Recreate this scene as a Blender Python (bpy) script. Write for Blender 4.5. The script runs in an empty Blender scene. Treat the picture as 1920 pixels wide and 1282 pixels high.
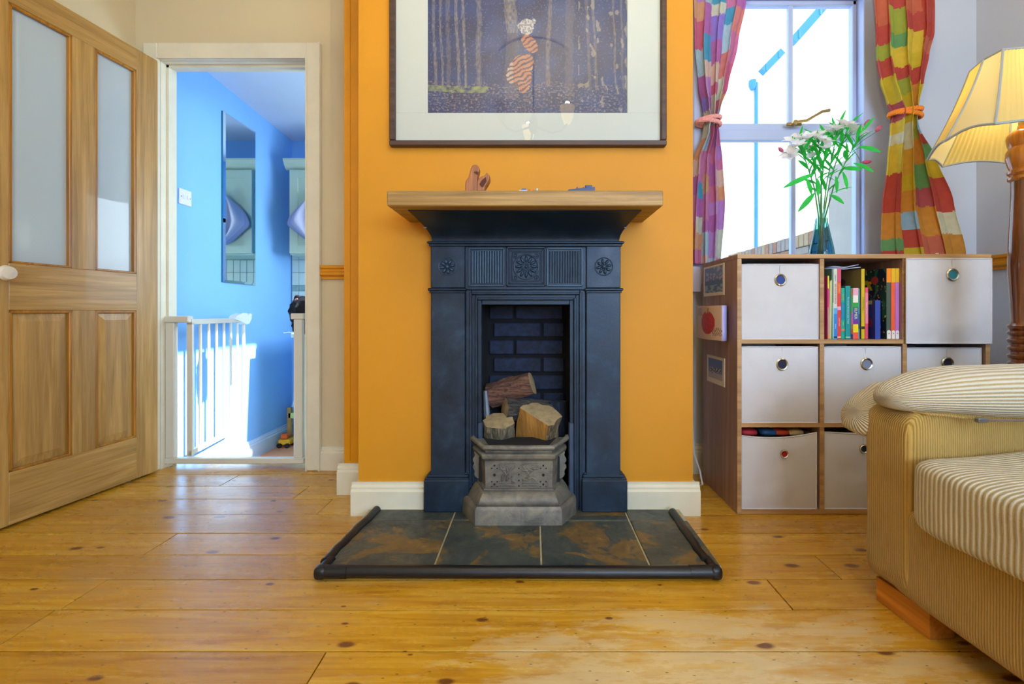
import bpy, math, random
from mathutils import Vector, Matrix, noise
R = math.radians
PI = math.pi
rnd = random.Random(7)
sc = bpy.context.scene
COL = sc.collection
F = 850.0; CX = 1000.0; HY = 585.0; CZ = 0.778       # focal length (px of 1920), vanishing point, eye height

# ------------------------------------------------------------------ camera
cam = bpy.data.cameras.new('camera'); co = bpy.data.objects.new('camera', cam); COL.objects.link(co)
cam.sensor_fit = 'HORIZONTAL'; cam.sensor_width = 36; cam.lens = 36 * F / 1920
cam.shift_x = -40 / 1920; cam.shift_y = -56 / 1920
cam.clip_start = 0.05
co.location = (0, 0, CZ); co.rotation_euler = (PI / 2, 0, 0)
sc.camera = co
# ------------------------------------------------------------------ exposure, world, lights
sc.view_settings.view_transform = 'Standard'; sc.view_settings.look = 'None'
sc.view_settings.gamma = 1; sc.view_settings.use_curve_mapping = False
sc.view_settings.exposure = 0.0
sc.cycles.max_bounces = 10; sc.cycles.diffuse_bounces = 6; sc.cycles.glossy_bounces = 4
sc.cycles.transparent_max_bounces = 16; sc.cycles.transmission_bounces = 8
sc.cycles.sample_clamp_indirect = 6; sc.cycles.caustics_reflective = False; sc.cycles.caustics_refractive = False
W = bpy.data.worlds.new('sky'); sc.world = W; W.use_nodes = True
W.node_tree.nodes['Background'].inputs[0].default_value = (0.80, 0.91, 1.0, 1)
W.node_tree.nodes['Background'].inputs[1].default_value = 3.2

def light(name, typ, loc, rot, energy, color, sx=1, sy=1, spec=1.0):
    l = bpy.data.lights.new(name, typ); o = bpy.data.objects.new(name, l); COL.objects.link(o)
    o.location = loc; o.rotation_euler = rot; l.energy = energy; l.color = color
    if typ == 'AREA': l.shape = 'RECTANGLE'; l.size = sx; l.size_y = sy
    l.specular_factor = spec
    return o
# daylight through the bay window behind the photographer (opening x 0.2..1.9) and its left-hand neighbour
light('bay_daylight', 'AREA', (1.15, -2.95, 1.55), (R(90), 0, 0), 115, (0.55, 0.75, 1.0), 1.6, 1.4)
light('side_daylight', 'AREA', (2.33, -1.5, 1.6), (R(90), 0, R(90)), 60, (0.50, 0.72, 1.0), 1.4, 1.3)
light('kitchen_daylight', 'AREA', (-0.12, 2.95, 1.25), (R(90), 0, R(90)), 38, (0.66, 0.84, 1.0), 1.0, 0.9)
sun = light('sun', 'SUN', (4, 3, 5), (0, R(58), R(2.5)), 20, (1.0, 0.97, 0.9)); sun.data.angle = R(1.2)

# ------------------------------------------------------------------ helpers
def lin(h, a=1.0):
    if isinstance(h, str):
        h = h.lstrip('#'); c = [int(h[i:i + 2], 16) / 255 for i in (0, 2, 4)]
    else: c = [v / 255 for v in h]
    return tuple((v / 12.92 if v <= 0.04045 else ((v + 0.055) / 1.055) ** 2.4) for v in c) + (a,)

class N:
    def __init__(s, name):
        s.m = bpy.data.materials.new(name); s.m.use_nodes = True; s.t = s.m.node_tree
        s.b = s.t.nodes['Principled BSDF']; s.out = s.t.nodes['Material Output']
    def n(s, typ, **kw):
        x = s.t.nodes.new('ShaderNode' + typ)
        for k, v in kw.items():
            if k.startswith('i_'):
                k = k[2:]; k = int(k) if k.isdigit() else k.replace('_', ' ')
                x.inputs[k].default_value = v
            else: setattr(x, k, v)
        return x
    def l(s, a, b): s.t.links.new(a, b)
    def coords(s, scale=(1, 1, 1), random_offset=False, rot=(0, 0, 0)):
        tc = s.n('TexCoord'); mp = s.n('Mapping'); mp.inputs['Scale'].default_value = scale; mp.inputs['Rotation'].default_value = rot
        if random_offset:
            oi = s.n('ObjectInfo'); ad = s.n('VectorMath', operation='ADD'); ml = s.n('VectorMath', operation='SCALE'); ml.inputs['Scale'].default_value = 37.0
            cb = s.n('CombineXYZ'); s.l(oi.outputs['Random'], cb.inputs[0]); s.l(oi.outputs['Random'], cb.inputs[1]); s.l(oi.outputs['Random'], cb.inputs[2])
            s.l(cb.outputs[0], ml.inputs[0]); s.l(tc.outputs['Object'], ad.inputs[0]); s.l(ml.outputs[0], ad.inputs[1]); s.l(ad.outputs[0], mp.inputs[0])
        else: s.l(tc.outputs['Object'], mp.inputs[0])
        return mp.outputs[0]
    def noise(s, vec, scale, detail=4, rough=0.6, dist=0.0):
        x = s.n('TexNoise'); x.inputs['Scale'].default_value = scale; x.inputs['Detail'].default_value = detail
        x.inputs['Roughness'].default_value = rough; x.inputs['Distortion'].default_value = dist
        if vec is not None: s.l(vec, x.inputs['Vector'])
        return x.outputs['Fac']
    def ramp(s, fac, stops):
        x = s.n('ValToRGB'); e = x.color_ramp.elements
        while len(e) < len(stops): e.new(0.5)
        for k, (p, c) in enumerate(stops): e[k].position = p; e[k].color = c if len(c) == 4 else tuple(c) + (1,)
        s.l(fac, x.inputs[0]); return x.outputs[0]
    def mix(s, fac, a, b, mode='MIX'):
        x = s.n('Mix', data_type='RGBA', blend_type=mode)
        for k, v in ((0, fac), (6, a), (7, b)):
            if isinstance(v, bpy.types.NodeSocket): s.l(v, x.inputs[k])
            else: x.inputs[k].default_value = v
        return x.outputs[2]
    def bump(s, h, strength=0.3, dist=0.002):
        x = s.n('Bump'); x.inputs['Strength'].default_value = strength; x.inputs['Distance'].default_value = dist
        s.l(h, x.inputs['Height']); s.l(x.outputs[0], s.b.inputs['Normal'])
    def base(s, c, rough=0.6, metal=0.0, spec=0.5):
        if isinstance(c, bpy.types.NodeSocket): s.l(c, s.b.inputs['Base Color'])
        else: s.b.inputs['Base Color'].default_value = c
        s.b.inputs['Roughness'].default_value = rough; s.b.inputs['Metallic'].default_value = metal
        s.b.inputs['Specular IOR Level'].default_value = spec
        return s.m

MATS = {}
def paint(name, col, rough=0.55, var=0.06, scale=6, bump=0.05, metal=0.0, spec=0.5, bscale=300):
    if name in MATS: return MATS[name]
    k = N(name); c = lin(col); v = k.coords()
    a = tuple(x * (1 - var) for x in c[:3]) + (1,); b = tuple(min(1, x * (1 + var)) for x in c[:3]) + (1,)
    cc = k.ramp(k.noise(v, scale), [(0.3, a), (0.7, b)])
    k.base(cc, rough, metal, spec)
    if bump: k.bump(k.noise(v, bscale, 2), bump, 0.001)
    MATS[name] = k.m; return k.m
def wood(name, c1, c2, grain=(2, 40, 40), rough=0.45, axis=0, scale=1.0, rnd_off=True, bump=0.12, coat=0.0):
    if name in MATS: return MATS[name]
    k = N(name)
    g = {0: (1.2, 26, 26), 1: (26, 1.2, 26), 2: (26, 26, 1.2)}[axis]; g = tuple(q * scale for q in g)
    v = k.coords(g, rnd_off); w = k.coords(tuple(q * 0.35 for q in g), rnd_off)
    n1 = k.noise(v, 3.0, 6, 0.65, 0.6); n2 = k.noise(w, 2.0, 3, 0.5, 1.5)
    col = k.ramp(n1, [(0.32, lin(c1)), (0.68, lin(c2))])
    col2 = k.ramp(n2, [(0.38, (0.78, 0.74, 0.70, 1)), (0.62, (1.08, 1.06, 1.02, 1))])
    col = k.mix(1.0, col, col2, 'MULTIPLY')
    k.base(col, rough); k.b.inputs['Coat Weight'].default_value = coat
    k.bump(n1, bump, 0.001)
    MATS[name] = k.m; return k.m
def vcol(name, rough=0.7, trans=0.0, bumpscale=0, attr='Col', bump=0.2):
    if name in MATS: return MATS[name]
    k = N(name); a = k.n('Attribute', attribute_name=attr)
    k.base(a.outputs['Color'], rough)
    if bumpscale: k.bump(k.noise(k.coords(), bumpscale, 3), bump, 0.001)
    if trans:
        tr = k.n('BsdfTranslucent'); k.l(a.outputs['Color'], tr.inputs[0]); mx = k.n('MixShader'); mx.inputs[0].default_value = trans
        k.l(k.b.outputs[0], mx.inputs[1]); k.l(tr.outputs[0], mx.inputs[2]); k.l(mx.outputs[0], k.out.inputs[0])
    MATS[name] = k.m; return k.m
def front_fresnel(k, base=0.028, amp=0.85):
    """reflectance of a thin pane, counted once on its front face"""
    lw = k.n('LayerWeight'); lw.inputs[0].default_value = 0.5
    pw = k.n('Math', operation='POWER'); pw.inputs[1].default_value = 4.0; k.l(lw.outputs['Facing'], pw.inputs[0])
    ma = k.n('Math', operation='MULTIPLY_ADD'); ma.inputs[1].default_value = amp; ma.inputs[2].default_value = base * 1.6; k.l(pw.outputs[0], ma.inputs[0])
    g = k.n('NewGeometry'); iv = k.n('Math', operation='SUBTRACT'); iv.inputs[0].default_value = 1.0; k.l(g.outputs['Backfacing'], iv.inputs[1])
    ml = k.n('Math', operation='MULTIPLY'); k.l(ma.outputs[0], ml.inputs[0]); k.l(iv.outputs[0], ml.inputs[1]); return ml.outputs[0]
def thin_glass(name, tint=(1, 1, 1, 1), ior=1.45, rough=0.0, haze=0.0, hazecol=(0.8, 0.9, 0.95, 1)):
    k = N(name); k.t.nodes.remove(k.b)
    tp = k.n('BsdfTransparent'); tp.inputs[0].default_value = tint
    gl = k.n('BsdfGlossy'); gl.inputs['Roughness'].default_value = rough
    mx = k.n('MixShader'); k.l(front_fresnel(k), mx.inputs[0]); k.l(tp.outputs[0], mx.inputs[1]); k.l(gl.outputs[0], mx.inputs[2])
    o = mx.outputs[0]
    if haze:
        df = k.n('BsdfDiffuse'); df.inputs[0].default_value = hazecol; m2 = k.n('MixShader'); m2.inputs[0].default_value = haze
        k.l(o, m2.inputs[1]); k.l(df.outputs[0], m2.inputs[2]); o = m2.outputs[0]
    k.l(o, k.out.inputs[0]); return k.m
def emit(name, col, strength):
    k = N(name); k.base(lin(col), 0.5); k.b.inputs['Emission Color'].default_value = lin(col); k.b.inputs['Emission Strength'].default_value = strength
    return k.m

# ---- mesh builder
class MB:
    def __init__(s): s.v = []; s.f = []; s.mi = []; s.col = None; s.cm = 0
    def add(s, vs, fs, m=None):
        o = len(s.v); s.v += [tuple(p) for p in vs]; s.f += [tuple(i + o for i in f) for f in fs]
        s.mi += [s.cm if m is None else m] * len(fs); return s
    def box(s, x0, x1, y0, y1, z0, z1, b=0.0, m=None):
        if b <= 0:
            vs = [(x, y, z) for z in (z0, z1) for y in (y0, y1) for x in (x0, x1)]
            fs = [(0, 2, 3, 1), (4, 5, 7, 6), (0, 1, 5, 4), (2, 6, 7, 3), (0, 4, 6, 2), (1, 3, 7, 5)]
            return s.add(vs, fs, m)
        b = min(b, (x1 - x0) * .49, (y1 - y0) * .49, (z1 - z0) * .49)
        vs = []; idx = {}
        for ix in (0, 1):
            for iy in (0, 1):
                for iz in (0, 1):
                    X = (x0, x1)[ix]; Y = (y0, y1)[iy]; Z = (z0, z1)[iz]; sx = b * (1 - 2 * ix); sy = b * (1 - 2 * iy); sz = b * (1 - 2 * iz)
                    for a, p in enumerate(((X, Y + sy, Z + sz), (X + sx, Y, Z + sz), (X + sx, Y + sy, Z))):
                        idx[(ix, iy, iz, a)] = len(vs); vs.append(p)
        I = lambda x, y, z, a: idx[(x, y, z, a)]
        fs = []
        for q in (0, 1):
            fs.append((I(q, 0, 0, 0), I(q, 1, 0, 0), I(q, 1, 1, 0), I(q, 0, 1, 0)))
            fs.append((I(0, q, 0, 1), I(1, q, 0, 1), I(1, q, 1, 1), I(0, q, 1, 1)))
            fs.append((I(0, 0, q, 2), I(1, 0, q, 2), I(1, 1, q, 2), I(0, 1, q, 2)))
        for p in (0, 1):
            for q in (0, 1):
                fs.append((I(p, q, 0, 0), I(p, q, 1, 0), I(p, q, 1, 1), I(p, q, 0, 1)))
                fs.append((I(p, 0, q, 0), I(p, 1, q, 0), I(p, 1, q, 2), I(p, 0, q, 2)))
                fs.append((I(0, p, q, 1), I(1, p, q, 1), I(1, p, q, 2), I(0, p, q, 2)))
                for w in (0, 1): fs.append((I(p, q, w, 0), I(p, q, w, 1), I(p, q, w, 2)))
        return s.add(vs, fs, m)
    def prism(s, pts, axis, a0, a1, m=None):
        """pts: closed 2-D polygon in the plane of the other two axes, swept along axis from a0 to a1"""
        n = len(pts); vs = []
        for a in (a0, a1):
            for p, q in pts:
                vs.append({0: (a, p, q), 1: (p, a, q), 2: (p, q, a)}[axis])
        fs = [(i, (i + 1) % n, n + (i + 1) % n, n + i) for i in range(n)] + [tuple(range(n)), tuple(range(2 * n - 1, n - 1, -1))]
        return s.add(vs, fs, m)
    def tube(s, path, r, seg=8, m=None, closed=False, cap=True):
        P = [Vector(p) for p in path]; n = len(P); vs = []; prev = None
        rr = r if isinstance(r, (list, tuple)) else [r] * n
        for i, p in enumerate(P):
            if closed: t = P[(i + 1) % n] - P[i - 1]
            else: t = P[min(i + 1, n - 1)] - P[max(i - 1, 0)]
            t.normalize()
            if prev is None:
                up = Vector((0, 0, 1)) if abs(t.z) < .9 else Vector((1, 0, 0)); a = t.cross(up).normalized()
            else: a = (prev - t * prev.dot(t)).normalized()
            prev = a; b = t.cross(a)
            for k in range(seg):
                g = 2 * PI * k / seg; vs.append(p + (a * math.cos(g) + b * math.sin(g)) * rr[i])
        fs = []
        for i in range(n if closed else n - 1):
            j = (i + 1) % n
            for k in range(seg): fs.append((i * seg + k, i * seg + (k + 1) % seg, j * seg + (k + 1) % seg, j * seg + k))
        if cap and not closed: fs += [tuple(range(seg))[::-1], tuple((n - 1) * seg + k for k in range(seg))]
        return s.add(vs, fs, m)
    def lathe(s, prof, c=(0, 0, 0), seg=24, axis=2, m=None, sx=1, sy=1):
        """prof: list of (radius, height)"""
        vs = []; n = len(prof)
        for r, h in prof:
            for k in range(seg):
                g = 2 * PI * k / seg; a = r * math.cos(g) * sx; b = r * math.sin(g) * sy
                p = {2: (a, b, h), 1: (a, -h, b), 0: (h, a, b)}[axis]
                vs.append((p[0] + c[0], p[1] + c[1], p[2] + c[2]))
        fs = [(i * seg + k, i * seg + (k + 1) % seg, (i + 1) * seg + (k + 1) % seg, (i + 1) * seg + k) for i in range(n - 1) for k in range(seg)]
        if prof[0][0] > 1e-6: fs.append(tuple(range(seg)))
        if prof[-1][0] > 1e-6: fs.append(tuple((n - 1) * seg + k for k in range(seg)))
        return s.add(vs, fs, m)
    def dome(s, c, rx, ry, h, rot=0, seg=10, m=None):
        """low ellipsoid dome on a plane facing -Y at c; rx along angle rot in the XZ plane"""
        vs = []; ca, sa = math.cos(rot), math.sin(rot)
        for q, d in ((1, 0), (.8, .6), (.45, .9)):
            for k in range(seg):
                g = 2 * PI * k / seg; a = rx * q * math.cos(g); b = ry * q * math.sin(g)
                vs.append((c[0] + a * ca - b * sa, c[1] - h * d, c[2] + a * sa + b * ca))
        vs.append((c[0], c[1] - h, c[2])); t = len(vs) - 1
        fs = [(i * seg + k, i * seg + (k + 1) % seg, (i + 1) * seg + (k + 1) % seg, (i + 1) * seg + k) for i in range(2) for k in range(seg)]
        fs += [(2 * seg + k, 2 * seg + (k + 1) % seg, t) for k in range(seg)]
        return s.add(vs, fs, m)
    def puff(s, c, h, p=4, n=10, amp=0.0, ns=6, seed=0, fn=None, m=None):
        """rounded-box cushion: centre c, half sizes h, roundness p"""
        vs = []; idx = {}; fs = []
        def vid(x, y, z):
            k = (round(x, 5), round(y, 5), round(z, 5))
            if k not in idx:
                q = (abs(x) ** p + abs(y) ** p + abs(z) ** p) ** (1 / p)
                v = Vector((c[0] + x / q * h[0], c[1] + y / q * h[1], c[2] + z / q * h[2]))
                if amp:
                    d = Vector((x / h[0], y / h[1], z / h[2])).normalized()
                    v += d * amp * noise.noise(v * ns + Vector((seed, 0, 0)))
                if fn: v = fn(v)
                idx[k] = len(vs); vs.append(v)
            return idx[k]
        T = [-math.cos(PI * i / n) * .35 + (-1 + 2 * i / n) * .65 for i in range(n + 1)]; T[0] = -1; T[-1] = 1
        for a in range(3):
            for sg in (-1, 1):
                for i in range(n):
                    for j in range(n):
                        q = []
                        for (u, w) in ((T[i], T[j]), (T[i + 1], T[j]), (T[i + 1], T[j + 1]), (T[i], T[j + 1])):
                            t = [0, 0, 0]; t[a] = sg; t[(a + 1) % 3] = u; t[(a + 2) % 3] = w; q.append(vid(*t))
                        fs.append(tuple(q if sg > 0 else q[::-1]))
        return s.add(vs, fs, m)
    def build(s, name, mats, parent=None, smooth=False, label=None, recalc=True, rot=None):
        me = bpy.data.meshes.new(name); me.from_pydata(s.v, [], s.f)
        if not isinstance(mats, (list, tuple)): mats = [mats]
        for m in mats: me.materials.append(m)
        if len(mats) > 1: me.polygons.foreach_set('material_index', s.mi)
        if recalc:
            import bmesh
            bm = bmesh.new(); bm.from_mesh(me); bmesh.ops.recalc_face_normals(bm, faces=bm.faces); bm.to_mesh(me); bm.free()
        if smooth:
            me.polygons.foreach_set('use_smooth', [True] * len(me.polygons))
            if smooth != 2:
                try: me.set_sharp_from_angle(angle=R(38))
                except Exception: pass
        me.update()
        o = bpy.data.objects.new(name, me); COL.objects.link(o)
        attach(o, parent)
        if label: o['label'] = label
        return o
def attach(o, parent):
    if parent is None: return
    o.parent = parent
    if parent.type == 'EMPTY' and not parent.get('_local'):
        o.matrix_parent_inverse = Matrix.Translation(parent.location).inverted()
def thing(name, label, cat, loc=(0, 0, 0), rz=0, group=None, local=False):
    o = bpy.data.objects.new(name, None); COL.objects.link(o); o.empty_display_size = 0.05
    o.location = loc; o.rotation_euler = (0, 0, rz); o['label'] = label; o['category'] = cat
    if group: o['group'] = group
    if local: o['_local'] = 1
    return o
def tag(o, label, cat, group=None):
    o['label'] = label; o['category'] = cat
    if group: o['group'] = group
    return o
def struct(o, label=None):
    o['kind'] = 'structure'
    if label: o['label'] = label
    return o
def grid_col(name, nu, nv, pos, colf, mat, parent=None, smooth=2):
    """grid of nu x nv quads with a flat printed colour for each quad"""
    vs = [pos(i / nu, j / nv) for j in range(nv + 1) for i in range(nu + 1)]
    fs = [(j * (nu + 1) + i, j * (nu + 1) + i + 1, (j + 1) * (nu + 1) + i + 1, (j + 1) * (nu + 1) + i) for j in range(nv) for i in range(nu)]
    me = bpy.data.meshes.new(name); me.from_pydata(vs, [], fs); me.materials.append(mat)
    a = me.color_attributes.new('Col', 'FLOAT_COLOR', 'CORNER'); buf = []
    for j in range(nv):
        for i in range(nu):
            c = colf((i + .5) / nu, (j + .5) / nv); buf += list(c[:3]) + [1.0] if len(c) >= 3 else []
            buf += (list(c[:3]) + [1.0]) * 3
    a.data.foreach_set('color', buf)
    if smooth: me.polygons.foreach_set('use_smooth', [True] * len(me.polygons))
    me.update(); o = bpy.data.objects.new(name, me); COL.objects.link(o); attach(o, parent); return o
def text(body, size, loc, rot, mat, parent, name='lettering', extr=0.0003, align='CENTER'):
    c = bpy.data.curves.new(name, 'FONT'); c.body = body; c.size = size; c.extrude = extr; c.align_x = align; c.align_y = 'CENTER'
    c.materials.append(mat); c.resolution_u = 3; tmp = bpy.data.objects.new(name, c); COL.objects.link(tmp); me = bpy.data.meshes.new_from_object(tmp.evaluated_get(bpy.context.evaluated_depsgraph_get())); bpy.data.objects.remove(tmp); o = bpy.data.objects.new(name, me); COL.objects.link(o); o.location = loc; o.rotation_euler = rot
    if parent: attach(o, parent)
    return o
def PX(px, Y): return (px - CX) * Y / F
def PZ(py, Y): return CZ + (HY - py) * Y / F

# ------------------------------------------------------------------ materials
M = {}
M['cream'] = paint('cream_wall_paint', '#cabd9a', 0.75, 0.03, 2)
M['cream_r'] = paint('pale_wall_paint', '#c3c9d4', 0.75, 0.03, 2)
M['orange'] = paint('orange_wall_paint', '#cb8a0c', 0.62, 0.05, 2.5, 0.1)
M['orange_gloss'] = paint('orange_gloss_paint', '#d08a0c', 0.35, 0.05, 8)
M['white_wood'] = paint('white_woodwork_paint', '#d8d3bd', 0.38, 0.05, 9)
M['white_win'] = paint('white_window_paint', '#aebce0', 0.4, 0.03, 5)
M['ceiling'] = paint('ceiling_paint', '#e6e3da', 0.8, 0.02)
M['blue'] = paint('sky_blue_wall_paint', '#82bdf8', 0.8, 0.03, 2)
M['kceil'] = paint('kitchen_ceiling_paint', '#c4d8ee', 0.8, 0.02)
M['kunit'] = paint('sage_cream_cabinet_paint', '#a9c3b4', 0.5, 0.03)
M['white_metal'] = paint('white_powder_coat', '#cfcdbf', 0.35, 0.02)
M['peach'] = paint('terracotta_floor', '#f4a070', 0.5, 0.05)
M['black'] = paint('matt_black', '#0b0c10', 0.6, 0.1)
M['rubber'] = paint('black_foam_rubber', '#0d0e13', 0.38, 0.15, 14, 0.3)
M['chrome'] = paint('brushed_steel', '#c8c4b4', 0.25, 0.05, 8, 0, 1.0)
M['brass'] = paint('aged_brass', '#b09a66', 0.32, 0.1, 40, 0, 1.0)
# cast iron, blackened with a blue polish
def cast_iron():
    k = N('blackened_cast_iron'); v = k.coords()
    n = k.noise(v, 9, 6, 0.65, 0.4); n2 = k.noise(v, 160, 3)
    c = k.ramp(n, [(0.25, lin('#101a28')), (0.55, lin('#1e3044')), (0.8, lin('#324a60'))])
    k.base(c, 0.42, 0.35, 0.5)
    r = k.ramp(n, [(0.3, (0.34,) * 3), (0.7, (0.55,) * 3)]); k.l(r, k.b.inputs['Roughness'])
    k.bump(n2, 0.25, 0.0015); return k.m
M['iron'] = cast_iron()
M['chrome_dull'] = paint('dull_steel_bolt', '#6c6e70', 0.6, 0.1, 20, 0, 0.5)
M['iron_worn'] = paint('worn_iron_relief', '#33495f', 0.42, 0.18, 30, 0.2, 0.35)
def grey_iron():
    k = N('dusty_grey_iron'); v = k.coords(); n = k.noise(v, 14, 6, 0.7, 0.5); n2 = k.noise(v, 220, 4, 0.7)
    c = k.ramp(n, [(0.25, lin('#4b4a4a')), (0.5, lin('#77736a')), (0.78, lin('#9a937c'))])
    k.base(c, 0.55, 0.3); k.bump(n2, 0.5, 0.0015); return k.m
M['grate'] = grey_iron()
def soot_brick():
    k = N('soot_black_brick'); v = k.coords((1, 1, 1), True); n = k.noise(v, 40, 6, 0.7)
    c = k.ramp(n, [(0.3, lin('#080f20')), (0.7, lin('#1c2f52'))]); k.base(c, 0.8); k.bump(n, 0.6, 0.004); return k.m
M['sootbrick'] = soot_brick()
M['soot'] = paint('soot', '#070a12', 0.9, 0.3, 20, 0.4)
def slate():
    k = N('riven_slate'); v = k.coords((1, 1, 1), True); w = k.coords((1, 1.6, 1))
    n = k.noise(v, 6, 8, 0.7, 1.0); n3 = k.noise(v, 38, 6, 0.7, 0.5)
    c = k.ramp(n, [(0.25, lin('#20262a')), (0.5, lin('#3b4340')), (0.75, lin('#56584a'))])
    rust = k.ramp(k.noise(k.coords((1, 1.3, 1), True), 3.6, 8, 0.62, 1.2), [(0.52, (0, 0, 0, 1)), (0.56, (0.85, 0.85, 0.85, 1))])
    rc = k.ramp(n3, [(0.3, lin('#4c3c22')), (0.6, lin('#7c6030')), (0.8, lin('#a8945c'))])
    c = k.mix(rust, c, rc)
    dust = k.ramp(k.noise(w, 60, 5, 0.8), [(0.62, (0, 0, 0, 1)), (0.72, (0.35, 0.35, 0.35, 1))]); c = k.mix(dust, c, lin('#8f8c78'))
    k.base(c, 0.5); r = k.ramp(n3, [(0.3, (0.3,) * 3), (0.7, (0.6,) * 3)]); k.l(r, k.b.inputs['Roughness'])
    k.bump(n, 0.55, 0.004); return k.m
M['slate'] = slate()
M['grout'] = paint('dusty_grout', '#b0a888', 0.9, 0.2, 30, 0.5)
# floor: honey pine with knots, scratches and worn pale patches
def pine():
    k = N('varnished_pine_boards')
    v = k.coords((0.9, 16, 16), True); n1 = k.noise(v, 3.2, 7, 0.62, 0.9)
    base = k.ramp(n1, [(0.28, lin('#a86f12')), (0.5, lin('#c48f22')), (0.75, lin('#d6ab40'))])
    oi = k.n('ObjectInfo'); tint = k.ramp(oi.outputs['Random'], [(0.0, (0.84, 0.80, 0.74, 1)), (0.5, (1, 1, 1, 1)), (1.0, (1.10, 1.13, 1.16, 1))])
    base = k.mix(1.0, base, tint, 'MULTIPLY')
    # worn, pale, varnish-less areas fixed to the floor
    g = k.coords((1, 3.6, 1)); wn = k.noise(g, 2.8, 8, 0.72, 0.15)
    geo = k.n('TexCoord'); sp = k.n('SeparateXYZ'); k.l(geo.outputs['Object'], sp.inputs[0])
    def blob(cx, cy, rx, ry):
        a = k.n('Math', operation='SUBTRACT'); a.inputs[1].default_value = cx; k.l(sp.outputs[0], a.inputs[0])
        b = k.n('Math', operation='SUBTRACT'); b.inputs[1].default_value = cy; k.l(sp.outputs[1], b.inputs[0])
        a2 = k.n('Math', operation='DIVIDE'); a2.inputs[1].default_value = rx; k.l(a.outputs[0], a2.inputs[0])
        b2 = k.n('Math', operation='DIVIDE'); b2.inputs[1].default_value = ry; k.l(b.outputs[0], b2.inputs[0])
        p1 = k.n('Math', operation='MULTIPLY'); k.l(a2.outputs[0], p1.inputs[0]); k.l(a2.outputs[0], p1.inputs[1])
        p2 = k.n('Math', operation='MULTIPLY_ADD'); k.l(b2.outputs[0], p2.inputs[0]); k.l(b2.outputs[0], p2.inputs[1]); k.l(p1.outputs[0], p2.inputs[2])
        s_ = k.n('Math', operation='SUBTRACT'); s_.inputs[0].default_value = 1.0; s_.use_clamp = True; k.l(p2.outputs[0], s_.inputs[1]); return s_.outputs[0]
    w1 = blob(0.42, 0.95, 0.85, 0.32); w2 = blob(-0.95, 1.6, 0.8, 0.75)
    ad = k.n('Math', operation='MULTIPLY_ADD'); ad.inputs[1].default_value = 0.30; k.l(w1, ad.inputs[0]); k.l(wn, ad.inputs[2])
    worn = k.ramp(ad.outputs[0], [(0.62, (0, 0, 0, 1)), (0.82, (0.75, 0.75, 0.75, 1))])
    base = k.mix(worn, base, lin('#d8c596'))
    ad2 = k.n('Math', operation='MULTIPLY_ADD'); ad2.inputs[1].default_value = 0.22; k.l(w2, ad2.inputs[0]); k.l(wn, ad2.inputs[2])
    dull = k.ramp(ad2.outputs[0], [(0.55, (0, 0, 0, 1)), (0.8, (0.55, 0.55, 0.55, 1))]); base = k.mix(dull, base, lin('#b08a50'))
    # knots: elongated dark eyes
    kv = k.coords((5.2, 11, 1), True); vo = k.n('TexVoronoi', voronoi_dimensions='2D'); vo.inputs['Scale'].default_value = 1.0; vo.inputs['Randomness'].default_value = 1.0; k.l(kv, vo.inputs['Vector'])
    sel = k.n('SeparateColor'); k.l(vo.outputs['Color'], sel.inputs[0])
    thr = k.n('Math', operation='MULTIPLY_ADD'); thr.inputs[1].default_value = 0.09; thr.inputs[2].default_value = 0.07; k.l(sel.outputs[0], thr.inputs[0])
    pw = k.n('MapRange'); pw.inputs['From Min'].default_value = 0.62; pw.inputs['From Max'].default_value = 0.80; pw.inputs['To Min'].default_value = 0.001; k.l(sel.outputs[1], pw.inputs['Value'])
    th2 = k.n('Math', operation='MULTIPLY'); k.l(thr.outputs[0], th2.inputs[0]); k.l(pw.outputs[0], th2.inputs[1])
    df = k.n('Math', operation='DIVIDE'); k.l(vo.outputs['Distance'], df.inputs[0]); k.l(th2.outputs[0], df.inputs[1])
    kn = k.ramp(df.outputs[0], [(0.55, (0.95, 0.95, 0.95, 1)), (1.0, (0, 0, 0, 1))]); base = k.mix(kn, base, lin('#6a3a14'))
    # nail holes and gouges
    nv = k.coords((5, 14, 1), True); v2 = k.n('TexVoronoi', voronoi_dimensions='2D'); v2.inputs['Scale'].default_value = 1.6; k.l(nv, v2.inputs['Vector'])
    nh = k.ramp(v2.outputs['Distance'], [(0.022, (0.8, 0.8, 0.8, 1)), (0.036, (0, 0, 0, 1))]); base = k.mix(nh, base, lin('#3a2613'))
    k.base(base, 0.3)
    rr = k.ramp(wn, [(0.35, (0.17,) * 3), (0.7, (0.42,) * 3)]); k.l(rr, k.b.inputs['Roughness'])
    k.b.inputs['Coat Weight'].default_value = 0.25; k.b.inputs['Coat Roughness'].default_value = 0.22
    sv = k.coords((2.2, 34, 1), True); sn_ = k.ramp(k.noise(sv, 3.0, 6, .7, .3), [(.60, (0, 0, 0, 1)), (.74, (.35, .35, .35, 1))]); base = k.mix(sn_, base, lin('#dcc894')); k.l(base, k.b.inputs['Base Color'])
    k.bump(wn, 0.12, 0.004); return k.m
M['pine'] = pine()
M['oak_v'] = wood('oak_veneer_upright', '#9c7838', '#b89558', axis=2, rough=0.45, coat=0.08)
M['oak_h'] = wood('oak_veneer_rail', '#9c7838', '#bc995c', axis=0, rough=0.45, coat=0.08)
M['oak_bead'] = wood('oak_beading', '#8f5c10', '#b47d1f', axis=2, rough=0.4)
M['mantel'] = wood('oak_mantel_beam', '#8a6a34', '#b59458', axis=0, rough=0.5)
M['unit'] = wood('walnut_effect_board', '#8c6c62', '#a58678', axis=2, rough=0.45, bump=0.03)
M['unit_edge'] = wood('oak_effect_edging', '#a98356', '#bf9a6c', axis=0, rough=0.45, bump=0.03)
M['lampwood'] = wood('polished_dark_wood', '#4a2410', '#7a4420', axis=2, rough=0.18, coat=0.6)
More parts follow.
